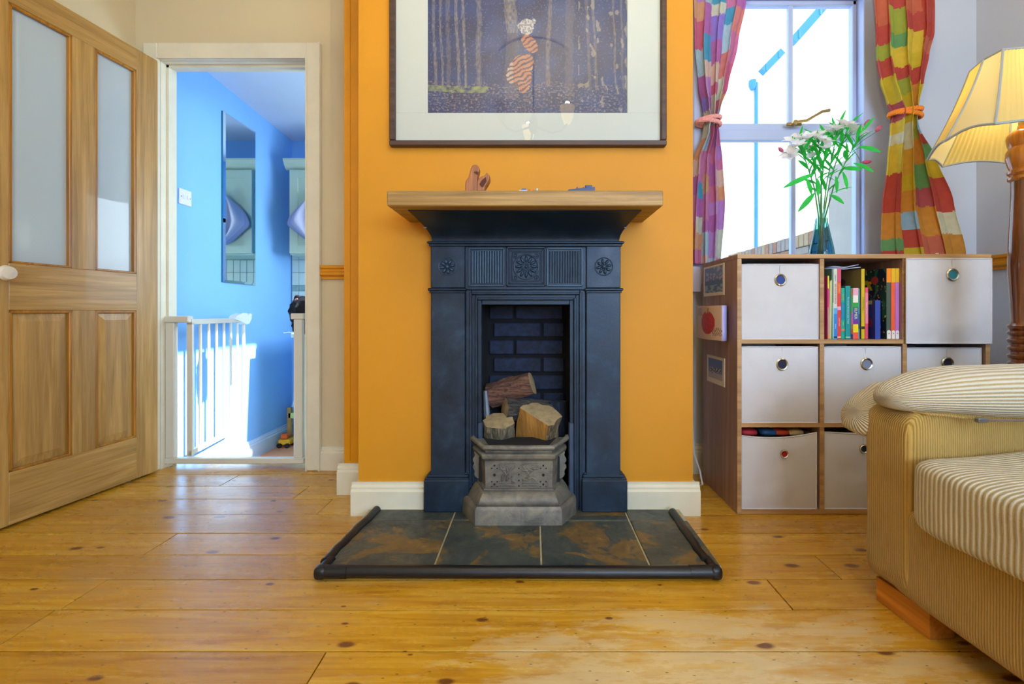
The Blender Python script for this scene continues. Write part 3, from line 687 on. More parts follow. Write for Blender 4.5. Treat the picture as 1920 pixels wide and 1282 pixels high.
# base unit with worktop and rail, black bag
bu = thing('base_unit', 'cream kitchen base unit behind the gate post', 'cabinet', (-1.3, 3.4, KF))
MB().box(-1.66, -.7, 3.16, KB - .02, KF + .08, .60).box(-1.64, -.7, 3.2, KB - .02, KF, KF + .079).build('body', M['kunit'], bu)
MB().box(-1.675, -.7, 3.13, KB - .02, .6005, .632, .004).build('worktop', paint('pale_worktop', '#c5cabb', .4), bu)
MB().box(-1.655, -1.25, 3.142, 3.159, KF + .1, .59, .003).build('door', M['kunit'], bu)
MB().tube([(PX(532, 3.2), 3.2, PZ(623, 3.2)), (-1.66, 3.2, PZ(622, 3.2))], .008, 10).build('rail_end', M['chrome'], bu, True)
bag = thing('black_backpack', 'black furry backpack hanging behind the white gate post', 'bag', (PX(566, 2.7), 2.7, .75))
bx_, by_ = PX(567, 2.7), 2.7
MB().puff((bx_ + .03, by_, PZ(592, by_)), (.10, .05, .115), 2.6, 10, .02, 40, 3).build('bag_body', paint('black_fur', '#0b0f1c', .9, .4, 60, .8), bag, True)
for q in (-.055, .06): MB().puff((bx_ + .03 + q, by_, PZ(562, by_)), (.026, .02, .03), 2.2, 6, .006, 60, 5).build('ear', paint('black_fur', '#0b0f1c'), bag, True)
MB().lathe([(.0, -.004), (.009, -.004), (.009, .004), (0, .004)], (bx_ - .02, by_ - .03, PZ(562, by_)), 10, 1).build('button', paint('pink_button', '#c48fa8', .4), bag)
# toy rack and toys
tr = thing('toy_rack', 'small pale wooden toy rack at the end of the kitchen wall', 'shelf', (-1.75, 3.55, KF))
rx0 = PX(543, 3.5)
MB().box(rx0, rx0 + .03, 3.46, 3.49, KF, PZ(762, 3.5), .003).box(rx0, rx0 + .03, 3.60, 3.63, KF, PZ(762, 3.5), .003).build('post', M['oak_v'], tr)
MB().box(rx0 + .01, rx0 + .06, 3.46, 3.63, PZ(782, 3.5), PZ(772, 3.5), .002).build('shelf', paint('lime_wood', '#b9cf7a', .5), tr)
MB().box(rx0 + .01, rx0 + .06, 3.46, 3.63, PZ(822, 3.5), PZ(816, 3.5), .002).build('shelf', M['oak_h'], tr)
tag(MB().prism([(PX(546, 3.5), PZ(762, 3.5)), (PX(575, 3.5), PZ(772, 3.5)), (PX(575, 3.5), PZ(745, 3.5)), (PX(556, 3.5), PZ(738, 3.5))], 1, 3.5, 3.56).build('paper_packet', paint('pale_blue_paper', '#bcd8f0', .6)), 'pale blue packet lying on the toy rack', 'packet')
tag(MB().box(rx0 + .032, rx0 + .058, 3.50, 3.58, PZ(815, 3.5), PZ(786, 3.5), .004).build('toy_box', paint('white_card', '#d8e0e8', .6)), 'white box on the lower shelf of the toy rack', 'box')
tt = thing('toy_truck', 'small yellow and orange toy vehicle on the kitchen floor', 'toy', (PX(537, 3.42), 3.42, KF))
tx = PX(537, 3.42)
MB().box(tx - .045, tx + .045, 3.38, 3.45, KF + .02, KF + .06, .008).build('body', paint('toy_yellow', '#e8b020', .4), tt)
MB().box(tx - .03, tx + .02, 3.385, 3.445, KF + .06, KF + .10, .01).build('cab', paint('toy_orange', '#d8641e', .4), tt)
for q in (-.028, .028):
    for yy in (3.375, 3.455): MB().lathe([(0, -.006), (.018, -.006), (.018, .006), (0, .006)], (tx + q, yy, KF + .018), 12, 1).build('wheel', M['black'], tt)

# ================================================================== BABY GATE
GY = 2.285
gx0_, gx1_ = PX(313, GY), PX(572, GY)
gate = thing('safety_gate', 'white metal child safety gate standing open in the kitchen doorway', 'gate', ((gx0_ + gx1_) / 2, GY, 0))
WM = M['white_metal']
MB().box(gx0_, gx1_ + .0, GY - .016, GY + .016, .018, .046, .003).build('bottom_bar', WM, gate)
MB().box(PX(314, GY), PX(330, GY), GY - .014, GY + .014, .046, .725, .003).build('post', WM, gate)
MB().box(PX(553, GY), PX(569, GY), GY - .014, GY + .014, .046, .742, .003).build('post', WM, gate)
MB().box(PX(312, GY), PX(358, GY), GY - .018, GY + .018, .725, .758, .004).build('top_bar', WM, gate)
MB().box(PX(548, GY), PX(572, GY), GY - .019, GY + .019, .742, .772, .004).build('post_cap', WM, gate)
for z in (.742, .03):
    MB().lathe([(.003, 0), (.003, .02), (.012, .021), (.012, .028), (.004, .03), (.004, .04)], (gx0_ - .034, GY, z), 12, 0).build('pressure_bolt', M['chrome'], gate, True)
# leaf, swung into the kitchen
hx = PX(355, GY); ex, ey = PX(458, 2.87), 2.87
def leaf(t): return (hx + (ex - hx) * t, GY + (ey - GY) * t)
def lbox(m, t0, t1, z0, z1, th=.009):
    a = Vector(leaf(t0)); c = Vector(leaf(t1)); d = (c - a).normalized(); n_ = Vector((-d.y, d.x)) * th
    m.prism([tuple(a + n_), tuple(c + n_), tuple(c - n_), tuple(a - n_)], 2, z0, z1); return m
lf = lbox(MB(), 0, .028, .05, .725, .012).build('leaf_stile', WM, gate)
lbox(MB(), 0, 1, .716, .742, .012).build('top_rail', WM, gate)
lbox(MB(), 0, 1, .055, .078, .009).build('lower_rail', WM, gate)
for k in range(1, 8):
    t = .03 + .95 * k / 7.0; x, y = leaf(t); r = .007 if k < 7 else .011
    MB().tube([(x, y, .07), (x, y, .72)], r, 8).build('bar', WM, gate, True)
a = leaf(.72); c = leaf(1.04)
h_ = MB(); d = Vector((c[0] - a[0], c[1] - a[1], 0)).normalized(); n_ = Vector((-d.y, d.x, 0)) * .02
pts = [(0, .735), (.03, .758), (.10, .772), (.15, .772), (.175, .752), (.2, .77), (.225, .765), (.222, .735), (.19, .705), (.15, .70), (.08, .722)]
vs = [Vector((a[0], a[1], z)) + d * u + n_ for u, z in pts] + [Vector((a[0], a[1], z)) + d * u - n_ for u, z in pts]; n = len(pts)
h_.add(vs, [tuple(range(n)), tuple(range(2 * n - 1, n - 1, -1))] + [(i, (i + 1) % n, n + (i + 1) % n, n + i) for i in range(n)])
hh = h_.build('latch_handle', paint('latch_plastic', '#dde6ee', .4, .02), gate)

# ================================================================== FIREPLACE
fx = -.029
fp = thing('fireplace_surround', 'blue-black cast iron fireplace surround with rosettes and fluted panels', 'fireplace', (fx, 1.72, .03))
I_ = M['iron']
def mir(fn):
    for s in (-1, 1): fn(s)
def sb(m, s, x0, x1, *r): # mirrored box, x measured from the centre
    a, c = (fx + s * x0, fx + s * x1) if s > 0 else (fx - x1, fx - x0); return m.box(a, c, *r)
def pil(s):
    m = MB(); sb(m, s, .228, .357, 1.706, 1.7495, .16, .86, .003); m.build('pilaster', I_, fp)
    m = MB(); sb(m, s, .21, .381, 1.692, 1.75, .0295, .15, .004)
    for d_, z0, z1 in ((.0, .15, .156), (-.008, .156, .166), (-.014, .166, .172)): sb(m, s, .212 - d_ * .5, .379 + d_, 1.694 - d_, 1.75, z0, z1, .002)
    m.build('plinth', I_, fp)
    m = MB(); sb(m, s, .222, .366, 1.694, 1.7495, .858, .868, .003); sb(m, s, .226, .361, 1.699, 1.7495, .850, .858, .002); m.build('pilaster_moulding', I_, fp)
    m = MB(); sb(m, s, .228, .357, 1.704, 1.7495, .868, 1.03, .003); blk = m.build('corner_block', I_, fp)
    # rosette: ring, petals, boss
    c = (fx + s * .294, 1.704, .949); m = MB()
    ring = [(c[0] + .033 * math.cos(g), c[1] - .001, c[2] + .033 * math.sin(g)) for g in [2 * PI * i / 24 for i in range(24)]]
    m.tube(ring, .0022, 6, closed=True)
    for i in range(8):
        g = 2 * PI * i / 8 + .2; m.dome((c[0] + .019 * math.cos(g), c[1], c[2] + .019 * math.sin(g)), .0110, .0060, .009, g)
    m.dome(c, .009, .009, .009); m.build('rosette', M['iron_worn'], blk, True)
mir(pil)
m = MB(); m.box(fx - .229, fx + .229, 1.712, 1.7495, .862, 1.035, .002); fr_ = m.build('frieze', I_, fp)
def flute(s):
    m = MB(); x0, x1 = .080, .214
    for i in range(12):
        q = x0 + .014 + (x1 - x0 - .028) * i / 11
        m.tube([(fx + s * q, 1.710, .888), (fx + s * q, 1.710, 1.008)], .0043, 8)
    for z in (.878, 1.018): sb(m, s, x0, x1, 1.703, 1.712, z - .003, z + .003, .001)
    for q in (x0 + .002, x1 - .002): sb(m, s, q - .003, q + .003, 1.703, 1.712, .876, 1.02, .001)
    m.build('fluted_panel', M['iron_worn'], fp)
mir(flute)
# central square panel with the daisy
m = MB(); cx_, cz_ = fx + .002, .949
for q, w_, y_ in ((.074, .006, 1.700), (.064, .005, 1.705), (.055, .003, 1.708)):
    m.box(cx_ - q, cx_ + q, y_, 1.716, cz_ + q - w_, cz_ + q, .001); m.box(cx_ - q, cx_ + q, y_, 1.716, cz_ - q, cz_ - q + w_, .001)
    m.box(cx_ - q, cx_ - q + w_, y_, 1.716, cz_ - q, cz_ + q, .001); m.box(cx_ + q - w_, cx_ + q, y_, 1.716, cz_ - q, cz_ + q, .001)
pc = m.build('daisy_panel', I_, fp)
m = MB(); m.tube([(cx_ + .046 * math.cos(g), 1.708, cz_ + .046 * math.sin(g)) for g in [2 * PI * i / 36 for i in range(36)]], .0032, 8, closed=True)
for i in range(12):
    g = 2 * PI * i / 12; m.dome((cx_ + .029 * math.cos(g), 1.711, cz_ + .029 * math.sin(g)), .0140, .0058, .009, g)
m.tube([(cx_ + .012 * math.cos(g), 1.708, cz_ + .012 * math.sin(g)) for g in [2 * PI * i / 16 for i in range(16)]], .0022, 6, closed=True); m.dome((cx_, 1.711, cz_), .007, .007, .009)
for a in (-1, 1):
    for c in (-1, 1):
        m.tube([(cx_ + a * .041 + .008 * math.cos(g), 1.708, cz_ + c * .041 + .008 * math.sin(g)) for g in [2 * PI * i / 12 for i in range(12)]], .0018, 6, closed=True)
        m.dome((cx_ + a * .041, 1.711, cz_ + c * .041), .0045, .0045, .004)
m.build('daisy', M['iron_worn'], pc, True)
m = MB(); m.box(fx - .369, fx + .369, 1.690, 1.7495, 1.034, 1.043, .003); m.box(fx - .362, fx + .362, 1.696, 1.7495, 1.024, 1.034, .003); m.build('frieze_moulding', I_, fp)
# flared cornice: concave sweep on three sides
m = MB(); lv = []
K = 12
for k in range(K + 1):
    t = k / K; e = (1 - math.cos(t * PI / 2)) ** 1.15
    z = 1.043 + .078 * t; lv.append((.352 + .043 * e, 1.704 - .168 * e, z))
lv.append((.396, 1.534, 1.124))
vs = []
for hx_, yy, z in lv: vs += [(fx - hx_, 1.7495, z), (fx - hx_, yy, z), (fx + hx_, yy, z), (fx + hx_, 1.7495, z)]
fs = [];
for k in range(len(lv) - 1):
    for j in range(3): fs.append((k * 4 + j, k * 4 + j + 1, (k + 1) * 4 + j + 1, (k + 1) * 4 + j))
t_ = (len(lv) - 1) * 4; fs += [(t_, t_ + 1, t_ + 2, t_ + 3), (0, 3, 2, 1)]
m.add(vs, fs); cn = m.build('cornice', I_, fp, True)
for s in (-1, 1): MB().lathe([(0, -.003), (.006, -.003), (.006, .003), (0, .003)], (fx + s * .365, 1.652, 1.088), 10, 1).build('bolt', M['chrome_dull'], cn)
# architrave around the opening: three stepped frames
def frame3(name, o, i, y0, y1, zt_o, zt_i):
    m = MB(); m.box(fx - o, fx - i, y0, y1, .03, zt_o, .002); m.box(fx + i, fx + o, y0, y1, .03, zt_o, .002); m.box(fx - i, fx + i, y0, y1, zt_i, zt_o, .002); return m
ar = MB()
for o, i, y0, zo, zi in ((.227, .205, 1.716, .862, .842), (.213, .203, 1.708, .853, .845), (.205, .190, 1.722, .845, .828), (.192, .183, 1.714, .833, .824), (.184, .168, 1.730, .825, .806)):
    mm = frame3('', o, i, y0, 1.7495, zo, zi); ar.add(mm.v, mm.f)
ar.build('architrave', I_, fp)
# firebox
fb = thing('firebox', 'dark sooty brick recess inside the fireplace', 'fireplace', (fx, 1.85, .03))
fb['kind'] = 'thing'
m = MB(); m.add([(fx - .19, 1.7495, .03), (fx - .172, 1.955, .03), (fx - .172, 1.955, .85), (fx - .19, 1.7495, .85)], [(0, 1, 2, 3)])
m.add([(fx + .19, 1.7495, .03), (fx + .172, 1.955, .03), (fx + .172, 1.955, .85), (fx + .19, 1.7495, .85)], [(0, 1, 2, 3)])
m.add([(fx - .19, 1.7495, .845), (fx + .19, 1.7495, .845), (fx + .172, 1.96, .845), (fx - .172, 1.96, .845)], [(0, 1, 2, 3)])
m.box(fx - .20, fx + .20, 1.955, 1.975, .03, .85); m.box(fx - .2, fx + .2, 1.75, 1.97, .0, .031)
m.build('lining', M['soot'], fb, recalc=False)
for r in range(10):
    z = PZ(631, 1.95) - (r - 1) * .0755
    if z < .04 or z > .78: continue
    j = [PX(965, 1.95), PX(1016, 1.95)][r % 2]
    xs = [j - .008 - .204 * 1.0, j, j + .212]
    for x0 in (j - .212 - .212, j - .212, j, j + .212):
        a = max(x0 + .005, fx - .160); c = min(x0 + .207, fx + .160)
        if c - a > .02: MB().box(a, c, 1.944 - rnd.random() * .004, 1.955, z, z + .060, .004).build('brick', M['sootbrick'], fb)
for s in (-1, 1):
    m = MB(); a = fx + s * .163; m.box(min(a, a + s * .02), max(a, a + s * .02), 1.715, 1.75, .03, PZ(793, 1.72), .004); m.build('side_cheek', paint('cheek_iron', '#3b4a60', .5, .2, 20, .3, .4), fb)
# oak mantel shelf
ms = thing('mantel_shelf', 'thick oak beam mantel shelf above the fireplace', 'shelf', (fx, 1.62, 1.122))
MB().box(-.478, .424, 1.478, 1.752, 1.1245, 1.1745, .003).build('beam', M['mantel'], ms)

# fire front (ash-pan cover): stacked half-octagonal levels
fc = -.052
ff = thing('ashpan_cover', 'grey cast iron octagonal fret fire front with pierced floral panel', 'fireplace', (fc, 1.65, .03))
def octl(hw, yf, z, ch=.078, yb=1.735):
    """half-octagon outline: front half width hw at depth yf, flaring back by ch"""
    return [(fc - hw - ch, yb, z), (fc - hw - ch, yf + .10, z), (fc - hw, yf, z), (fc + hw, yf, z), (fc + hw + ch, yf + .10, z), (fc + hw + ch, yb, z)]
def loft(levels, mat, name, smooth=False):
    vs = []; [vs.extend(octl(*l)) for l in levels]; fs = []
    for k in range(len(levels) - 1):
        for j in range(6): fs.append((k * 6 + j, k * 6 + (j + 1) % 6, (k + 1) * 6 + (j + 1) % 6, (k + 1) * 6 + j))
    t = (len(levels) - 1) * 6; fs += [tuple(range(6)), tuple(t + j for j in range(6))]
    return MB().add(vs, fs).build(name, mat, ff, smooth)
G_ = M['grate']
loft([(.152, 1.588, .0305, .060), (.152, 1.590, .080, .060), (.150, 1.592, .086, .059), (.147, 1.596, .093, .056)], G_, 'base', True)
tor = []
for k in range(9):
    t = k / 8; tor.append((.145 - .014 * t - .008 * (t ** 2), 1.598 + .028 * t - .016 * math.sin(t * PI), .094 + .046 * math.sin(t * PI / 2) * (.4 + .6 * t), .050 - .011 * t))
loft(tor, G_, 'torus', True)
loft([(.125, 1.622, .140, .039), (.125, 1.622, .146, .038)], G_, 'bead')
body = loft([(.120, 1.634, .145, .034), (.122, 1.630, .243, .036)], G_, 'body')
loft([(.122, 1.628, .243, .037), (.125, 1.620, .250, .041), (.126, 1.616, .256, .042), (.129, 1.606, .259, .045), (.131, 1.604, .270, .046), (.129, 1.608, .274, .045), (.120, 1.622, .276, .046)], G_, 'ledge', True)
neck = loft([(.119, 1.622, .276, .046), (.119, 1.618, .300, .050)], G_, 'neck')
m = MB(); rp = [(fc - .182, 1.735, .302), (fc - .177, 1.712, .302), (fc - .122, 1.610, .297), (fc, 1.606, .296), (fc + .122, 1.610, .297), (fc + .177, 1.712, .302), (fc + .182, 1.735, .302)]
m.tube(rp, .0095, 10); m.build('rim', G_, ff, True)
MB().prism([(fc - .11, 1.632), (fc + .11, 1.632), (fc + .14, 1.73), (fc - .14, 1.73)], 2, .277, .3012).build('hollow_shade_slab', M['soot'], ff)  # black slab standing in for the shaded hollow behind the rim
# scrolled side brackets
for s in (-1, 1):
    m = MB(); pts = []
    for k in range(15):
        t = k / 14; pts.append((.008 * abs(math.sin(t * PI * 4)) + .012 * math.sin(t * PI), .15 + .115 * t))
    poly = [(fc + s * (.158 + q), z) for q, z in pts] + [(fc + s * .150, .265), (fc + s * .150, .15)]
    m.prism(poly, 1, 1.712, 1.722); m.build('scroll_bracket', G_, ff)
# front panel: black discs standing in for the shaded holes, bars, leaves
BK = M['black']; m = MB(); yp = 1.631
def hole(m, x, z, r, seg=10): m.lathe([(0, .0006), (r, .0006), (r, -.004)], (x, yp, z), seg, 1)
for s in (-1, 1):
    for (q, z, r) in ((.088, .192, .0052), (.088, .226, .0034), (.088, .158, .0034), (.098, .216, .0026), (.078, .216, .0026), (.098, .235, .002), (.078, .235, .002), (.098, .168, .0026), (.078, .168, .0026), (.098, .150, .002), (.078, .150, .002)): hole(m, fc + s * q, z, r)
for z in (.238, .216, .194, .172, .153): hole(m, fc, z, .0028)
m.build('fret_discs', BK, body)
m = MB()
for s in (-1, 1):
    x0, x1 = sorted((fc + s * .012, fc + s * .070))
    for z in (.160, .231): m.box(x0, x1, yp - .006, yp + .002, z - .002, z + .002, .001)
    for i in range(6):
        g = rnd.uniform(-.9, .9) + (PI / 4 if i % 2 else -PI / 4); px_ = x0 + (x1 - x0) * (.2 + .6 * (i % 3) / 2); pz_ = .178 + .034 * (i // 3) + rnd.uniform(-.004, .004)
        m.dome((px_, yp, pz_), .014, .0042, .005, g, 8)
    m.tube([(x0, yp - .002, .166), ((x0 + x1) / 2, yp - .004, .2), (x1, yp - .002, .226)], .0018, 6)
    m.tube([(x1, yp - .002, .166), ((x0 + x1) / 2, yp - .004, .19), (x0, yp - .002, .226)], .0018, 6)
for z in (.148, .243): m.box(fc - .108, fc + .108, yp - .002, yp + .002, z - .0015, z + .0015)
m.build('floral_relief', G_, body, True)
m = MB(); yp = 1.620
for i in range(17):
    x = fc - .104 + i * .013; hole(m, x, .286 if i % 2 else .293, .0040 if i % 2 else .003, 8)
m.build('fret_discs', BK, neck)
m = MB()
for i in range(7): x = fc - .105 + i * .035; m.dome((x, 1.598, .108), .013, .007, .0035, 0, 10); m.dome((x + .017, 1.600, .108), .004, .007, .003, 0, 6)
m.build('torus_relief', G_, ff, True)
# logs
def log(name, a, c, r, lab, bark, ends, flat=0.0, split=None, seg=22, seed=1, roll=0.0, ang=0.0):
    A = Vector(a); C = Vector(c); d = (C - A).normalized(); up = Vector((0, 0, 1)) if abs(d.z) < .9 else Vector((0, 1, 0)); u = d.cross(up).normalized(); v = u.cross(d); u, v = u * math.cos(ang) + v * math.sin(ang), v * math.cos(ang) - u * math.sin(ang)
    vs = []; fs = []; mi = []; NR = 9
    for i in range(NR + 1):
        t = i / NR; P = A.lerp(C, t)
        for k in range(seg):
            g = 2 * PI * k / seg + roll; rr = r * (1 +   .22 * noise.noise(Vector((math.cos(g) * 2.2 + seed, math.sin(g) * 2.2, t * .8))) + .11 * noise.noise(Vector((math.cos(g) * 9, math.sin(g) * 9 + seed, t * 3))))
            x, y = rr * math.cos(g), rr * math.sin(g)
            if split is not None:
                x = max(x, -r * split)
                if flat: y = min(y, r * flat)
            vs.append(P + u * x + v * y)
    for i in range(NR):
        for k in range(seg):
            f = (i * seg + k, i * seg + (k + 1) % seg, (i + 1) * seg + (k + 1) % seg, (i + 1) * seg + k); fs.append(f)
            cen = sum((vs[q] for q in f), Vector()) / 4; rel = cen - (A + d * (cen - A).dot(d))
            mi.append(2 if (split is not None and rel.dot(u) < -r * split + .004) else 0)
    for i, P in ((0, A), (NR, C)):
        vs.append(P + d * (.003 if i else -.003)); t = len(vs) - 1
        for k in range(seg): fs.append((i * seg + k, i * seg + (k + 1) % seg, t)); mi.append(1)
    o = thing(name, lab, 'log', tuple(A), group='logs in the fire basket')
    m = MB(); m.v = [tuple(p) for p in vs]; m.f = fs; m.mi = mi
    ob = m.build('bark', [bark, ends, M['split']], o, False)
    return o
def barkmat(name, c1, c2, ax):
    k = N(name); s = {0: (4, 60, 60), 1: (60, 4, 60), 2: (60, 60, 4)}[ax]; v = k.coords(s); n = k.noise(v, 1.6, 6, .7, .8)
    k.base(k.ramp(n, [(.38, lin(c1)), (.62, lin(c2))]), .9); k.bump(n, 1.0, .012); return k.m
M['split'] = wood('split_log_face', '#9c7030', '#c89a54', axis=2, rough=.7, rnd_off=False)
ends = paint('sawn_log_end', '#9c8a68', .85, .25, 40, .6)
def D(px, py, Y): return (PX(px, Y), Y, PZ(py, Y))
log('fire_log', D(918, 742, 1.86), D(998, 718, 1.83), .047, 'reddish brown log lying at the top of the pile', barkmat('red_bark', '#4a3028', '#8a6456', 0), ends, seed=2)
log('fire_log', D(946, 768, 1.80), D(1036, 772, 1.87), .045, 'dark rough-barked log in the middle of the pile', barkmat('dark_bark', '#232328', '#5e5a56', 0), ends, seed=5)
log('fire_log', D(937, 850, 1.785), D(936, 788, 1.745), .062, 'upright grey-barked log stump on the left of the basket', barkmat('grey_bark', '#3b3832', '#93876c', 2), ends, seed=9)
log('fire_log', D(1000, 858, 1.80), D(1012, 775, 1.735), .078, 'split log with a bright orange-yellow sawn face', barkmat('grey_bark2', '#443a30', '#94805e', 2), ends, split=.45, seed=12, ang=math.atan2(.75, -.66))
log('fire_log', D(1048, 840, 1.85), D(1045, 752, 1.87), .040, 'very dark log half hidden at the back of the recess', barkmat('dark_blue_bark', '#0e1626', '#26344c', 2), paint('dark_blue_end', '#1a2438', .9), seed=15)  # bark and end both near-black blue
tag(MB().tube([D(914, 800, 1.80), D(912, 765, 1.80), D(910, 732, 1.80)], [.014, .013, .008], 8).build('iron_poker', paint('grey_poker', '#7c8896', .5, .2, 20, .2, .5), None, True), 'pale grey iron bar leaning against the recess side by the logs', 'bar')
bk = thing('fire_basket', 'dark iron bar grate holding the logs', 'grate', (fc, 1.8, .03))
for k in range(8): MB().tube([(fc - .14 + k * .04, 1.69, .232), (fc - .14 + k * .04, 1.94, .232)], .007, 6).build('grate_bar', BK, bk)
MB().box(fc - .15, fc + .15, 1.688, 1.70, .031, .24, .003).box(fc - .15, fc + .15, 1.925, 1.937, .031, .24, .003).build('support', BK, bk)

# hearth
HF = 1.338
he = thing('hearth', 'slate tiled hearth in front of the fireplace', 'hearth', (fx, 1.5, 0))
MB().box(-.625, .555, HF, 1.748, .0005, .0265).build('grout_bed', M['grout'], he)
def tile(x0, x1, y0, y1):
    b_ = MB(); z = .030 + rnd.uniform(-.0008, .0008); b_.box(x0 + .0028, x1 - .0028, y0 + .0028, y1 - .0028, .019, z, .0015); return b_.build('tile', M['slate'], he)
xs = [-.625, -.293, .024, .345, .555]
for a, c in zip(xs[:-1], xs[1:]): tile(a, c, HF, 1.628)
xs = [-.585, -.293, .0, .345, .515]
for a, c in zip(xs[:-1], xs[1:]): tile(a, c, 1.628, 1.722)
# rubber edge guard
eg = thing('foam_edge_guard', 'black foam edge guard running round the slate hearth', 'edge guard', (fx, HF, 0))
def ctube(path, r, name): return MB().tube(path, r, 12).build(name, M['rubber'], eg, True)
def wob(a, c, n, s): return [tuple(Vector(a).lerp(Vector(c), i / n) + Vector((s * noise.noise(Vector((i * .7, s * 50, 0))), s * noise.noise(Vector((i * .7, 5, s * 50))), 0))) for i in range(n + 1)]
ctube(wob((-.575, 1.325, .021), (.48, 1.322, .020), 12, .002), .0175, 'guard_strip')
ctube(wob((-.625, 1.36, .026), (-.592, 1.71, .032), 10, .005), .0155, 'guard_strip')
ctube(wob((.520, 1.36, .026), (.517, 1.69, .032), 10, .005), .0155, 'guard_strip')
def corner(s, x): 
    o = MB().tube([(x + s * .0, 1.322, .021), (x - s * .075, 1.322, .021)], .0185, 12).tube([(x, 1.32, .021), (x - s * .004, 1.375, .023)], .0180, 12).puff((x, 1.322, .021), (.019, .019, .019), 3, 6).build('guard_corner', M['rubber'], eg, True)
corner(-1, -.618); corner(1, .530)
MB().box(-.62, .55, 1.330, 1.338, .0005, .02).build('hearth_edge', M['grout'], he)

# ================================================================== MANTEL THINGS
mz = 1.1745
cf = thing('carved_figure', 'small carved brown wooden sculpture on the mantel shelf', 'ornament', (PX(896, 1.53), 1.53, mz))
def pt(u, v): return (PX(865 + u * 65 / 1282, 1.53), PZ(300 + v * 65 / 1282, 1.53) if v < 1090 else mz)
dz = 0
outl = [(170, 1100), (165, 950), (180, 800), (280, 690), (330, 520), (370, 350), (430, 250), (530, 205), (640, 250), (695, 350), (680, 460), (640, 600), (620, 700), (625, 860), (625, 1100)]
m = MB().prism([(pt(*p)[0], pt(*p)[1] + dz) for p in outl], 1, 1.512, 1.548); o = m.build('body', M['carve'], cf); bv = o.modifiers.new('b', 'BEVEL'); bv.width = .005; bv.segments = 3
outl = [(600, 1100), (610, 900), (640, 760), (780, 660), (880, 640), (920, 560), (985, 530), (1065, 620), (1060, 760), (980, 920), (900, 1040), (840, 1100)]
m = MB().prism([(pt(*p)[0], pt(*p)[1] + dz) for p in outl], 1, 1.508, 1.552); o = m.build('arm', M['carve'], cf); bv = o.modifiers.new('b', 'BEVEL'); bv.width = .006; bv.segments = 3
MB().prism([(pt(*p)[0], pt(*p)[1] + dz) for p in ((480, 515), (560, 478), (650, 500), (630, 610))], 1, 1.5105, 1.514).build('mouth_notch', paint('dark_brown', '#4a1a08', .7), cf)  # flat dark brown pieces laid on the front of the carving
MB().prism([(pt(*p)[0], pt(*p)[1] + dz) for p in ((700, 960), (780, 830), (900, 720), (940, 700), (960, 860), (840, 1060), (760, 1060))], 1, 1.5062, 1.51).build('dark_side', paint('dark_brown', '#4a1a08', .7), cf)
tc = thing('toy_car', 'tiny silver and blue toy car on the mantel shelf', 'toy', (PX(982, 1.505), 1.505, mz))
q = PX(982, 1.505); MB().prism([(q - .016, mz + .001), (q + .012, mz + .001), (q + .012, mz + .006), (q - .014, mz + .006)], 1, 1.495, 1.515).build('body', paint('toy_silver', '#aab6c4', .3, .05, 9, 0, .6), tc)
MB().prism([(q - .010, mz + .006), (q + .009, mz + .006), (q + .007, mz + .0115), (q - .005, mz + .0115)], 1, 1.497, 1.513).build('cabin', paint('toy_blue', '#2d5f9c', .3), tc)
for k, (px_, c_, lab) in enumerate(((993, '#c07038', 'orange'), (1000, '#d07838', 'amber'), (1007, '#a8c0c8', 'pale grey'))):
    tag(MB().puff((PX(px_, 1.495), 1.495, mz + .004 + .002 * (k == 2)), (.004, .004, .004 + .002 * (k == 2)), 2.2, 4).build('small_bead', paint('bead_%s' % lab.replace(' ', '_'), c_, .4), None, True), 'tiny %s bead on the mantel shelf beside the toy car' % lab, 'bead')
tb_ = thing('toy_ship', 'dark blue toy ship model lying on the right half of the mantel shelf', 'toy', (PX(1090, 1.5), 1.5, mz))
Q = lambda px_, py_: (PX(px_, 1.5), mz + .004 + (356 - py_) * 1.5 / F)
TBm = paint('navy_plastic', '#0e2a58', .35)
MB().prism([Q(1062, 358.2), Q(1115, 358.2), Q(1115, 349), Q(1106, 350), Q(1085, 352), Q(1066, 354)], 1, 1.492, 1.508).build('hull', TBm, tb_)
MB().box(Q(1097, 0)[0], Q(1110, 0)[0], 1.494, 1.506, mz + .014, mz + .022, .001).build('bridge', TBm, tb_)
for p_ in (1082, 1094): MB().box(Q(p_ - 1.5, 0)[0], Q(p_ + 1.5, 0)[0], 1.497, 1.503, mz + .010, mz + .0165).build('turret', paint('red_brown_plastic', '#6a2f40', .4), tb_)

# ================================================================== FRAMED PRINT
pf = thing('framed_picture', 'large dark-framed forest photograph with a wide pale mount on the orange wall', 'picture', (-.02, 1.735, 1.417))
fx0, fx1, fz0, fz1 = PX(730, 1.725), PX(1250, 1.725), PZ(273, 1.725), 2.32
m = MB(); t_ = .021
for (a, c, z0, z1) in ((fx0, fx1, fz0, fz0 + t_), (fx0, fx1, fz1 - t_, fz1), (fx0, fx0 + t_, fz0 + t_, fz1 - t_), (fx1 - t_, fx1, fz0 + t_, fz1 - t_)): m.box(a, c, 1.722, 1.7485, z0, z1, .003)
m.build('frame', M['frame'], pf)
ix0, ix1, iz0, iz1 = PX(802, 1.742), PX(1176, 1.742), PZ(212, 1.742), 2.185
m = MB(); X0, X1, Z0, Z1 = fx0 + t_ - .004, fx1 - t_ + .004, fz0 + t_ - .004, fz1 - t_ + .004
for (a, c, z0, z1) in ((X0, X1, Z0, iz0), (X0, X1, iz1, Z1), (X0, ix0, iz0, iz1), (ix1, X1, iz0, iz1)): m.box(a, c, 1.740, 1.743, z0, z1, .0008)
m.build('mount', M['mat'], pf)
def nz(x, y, s, seed=0): return noise.noise(Vector((x * s, y * s, seed)))
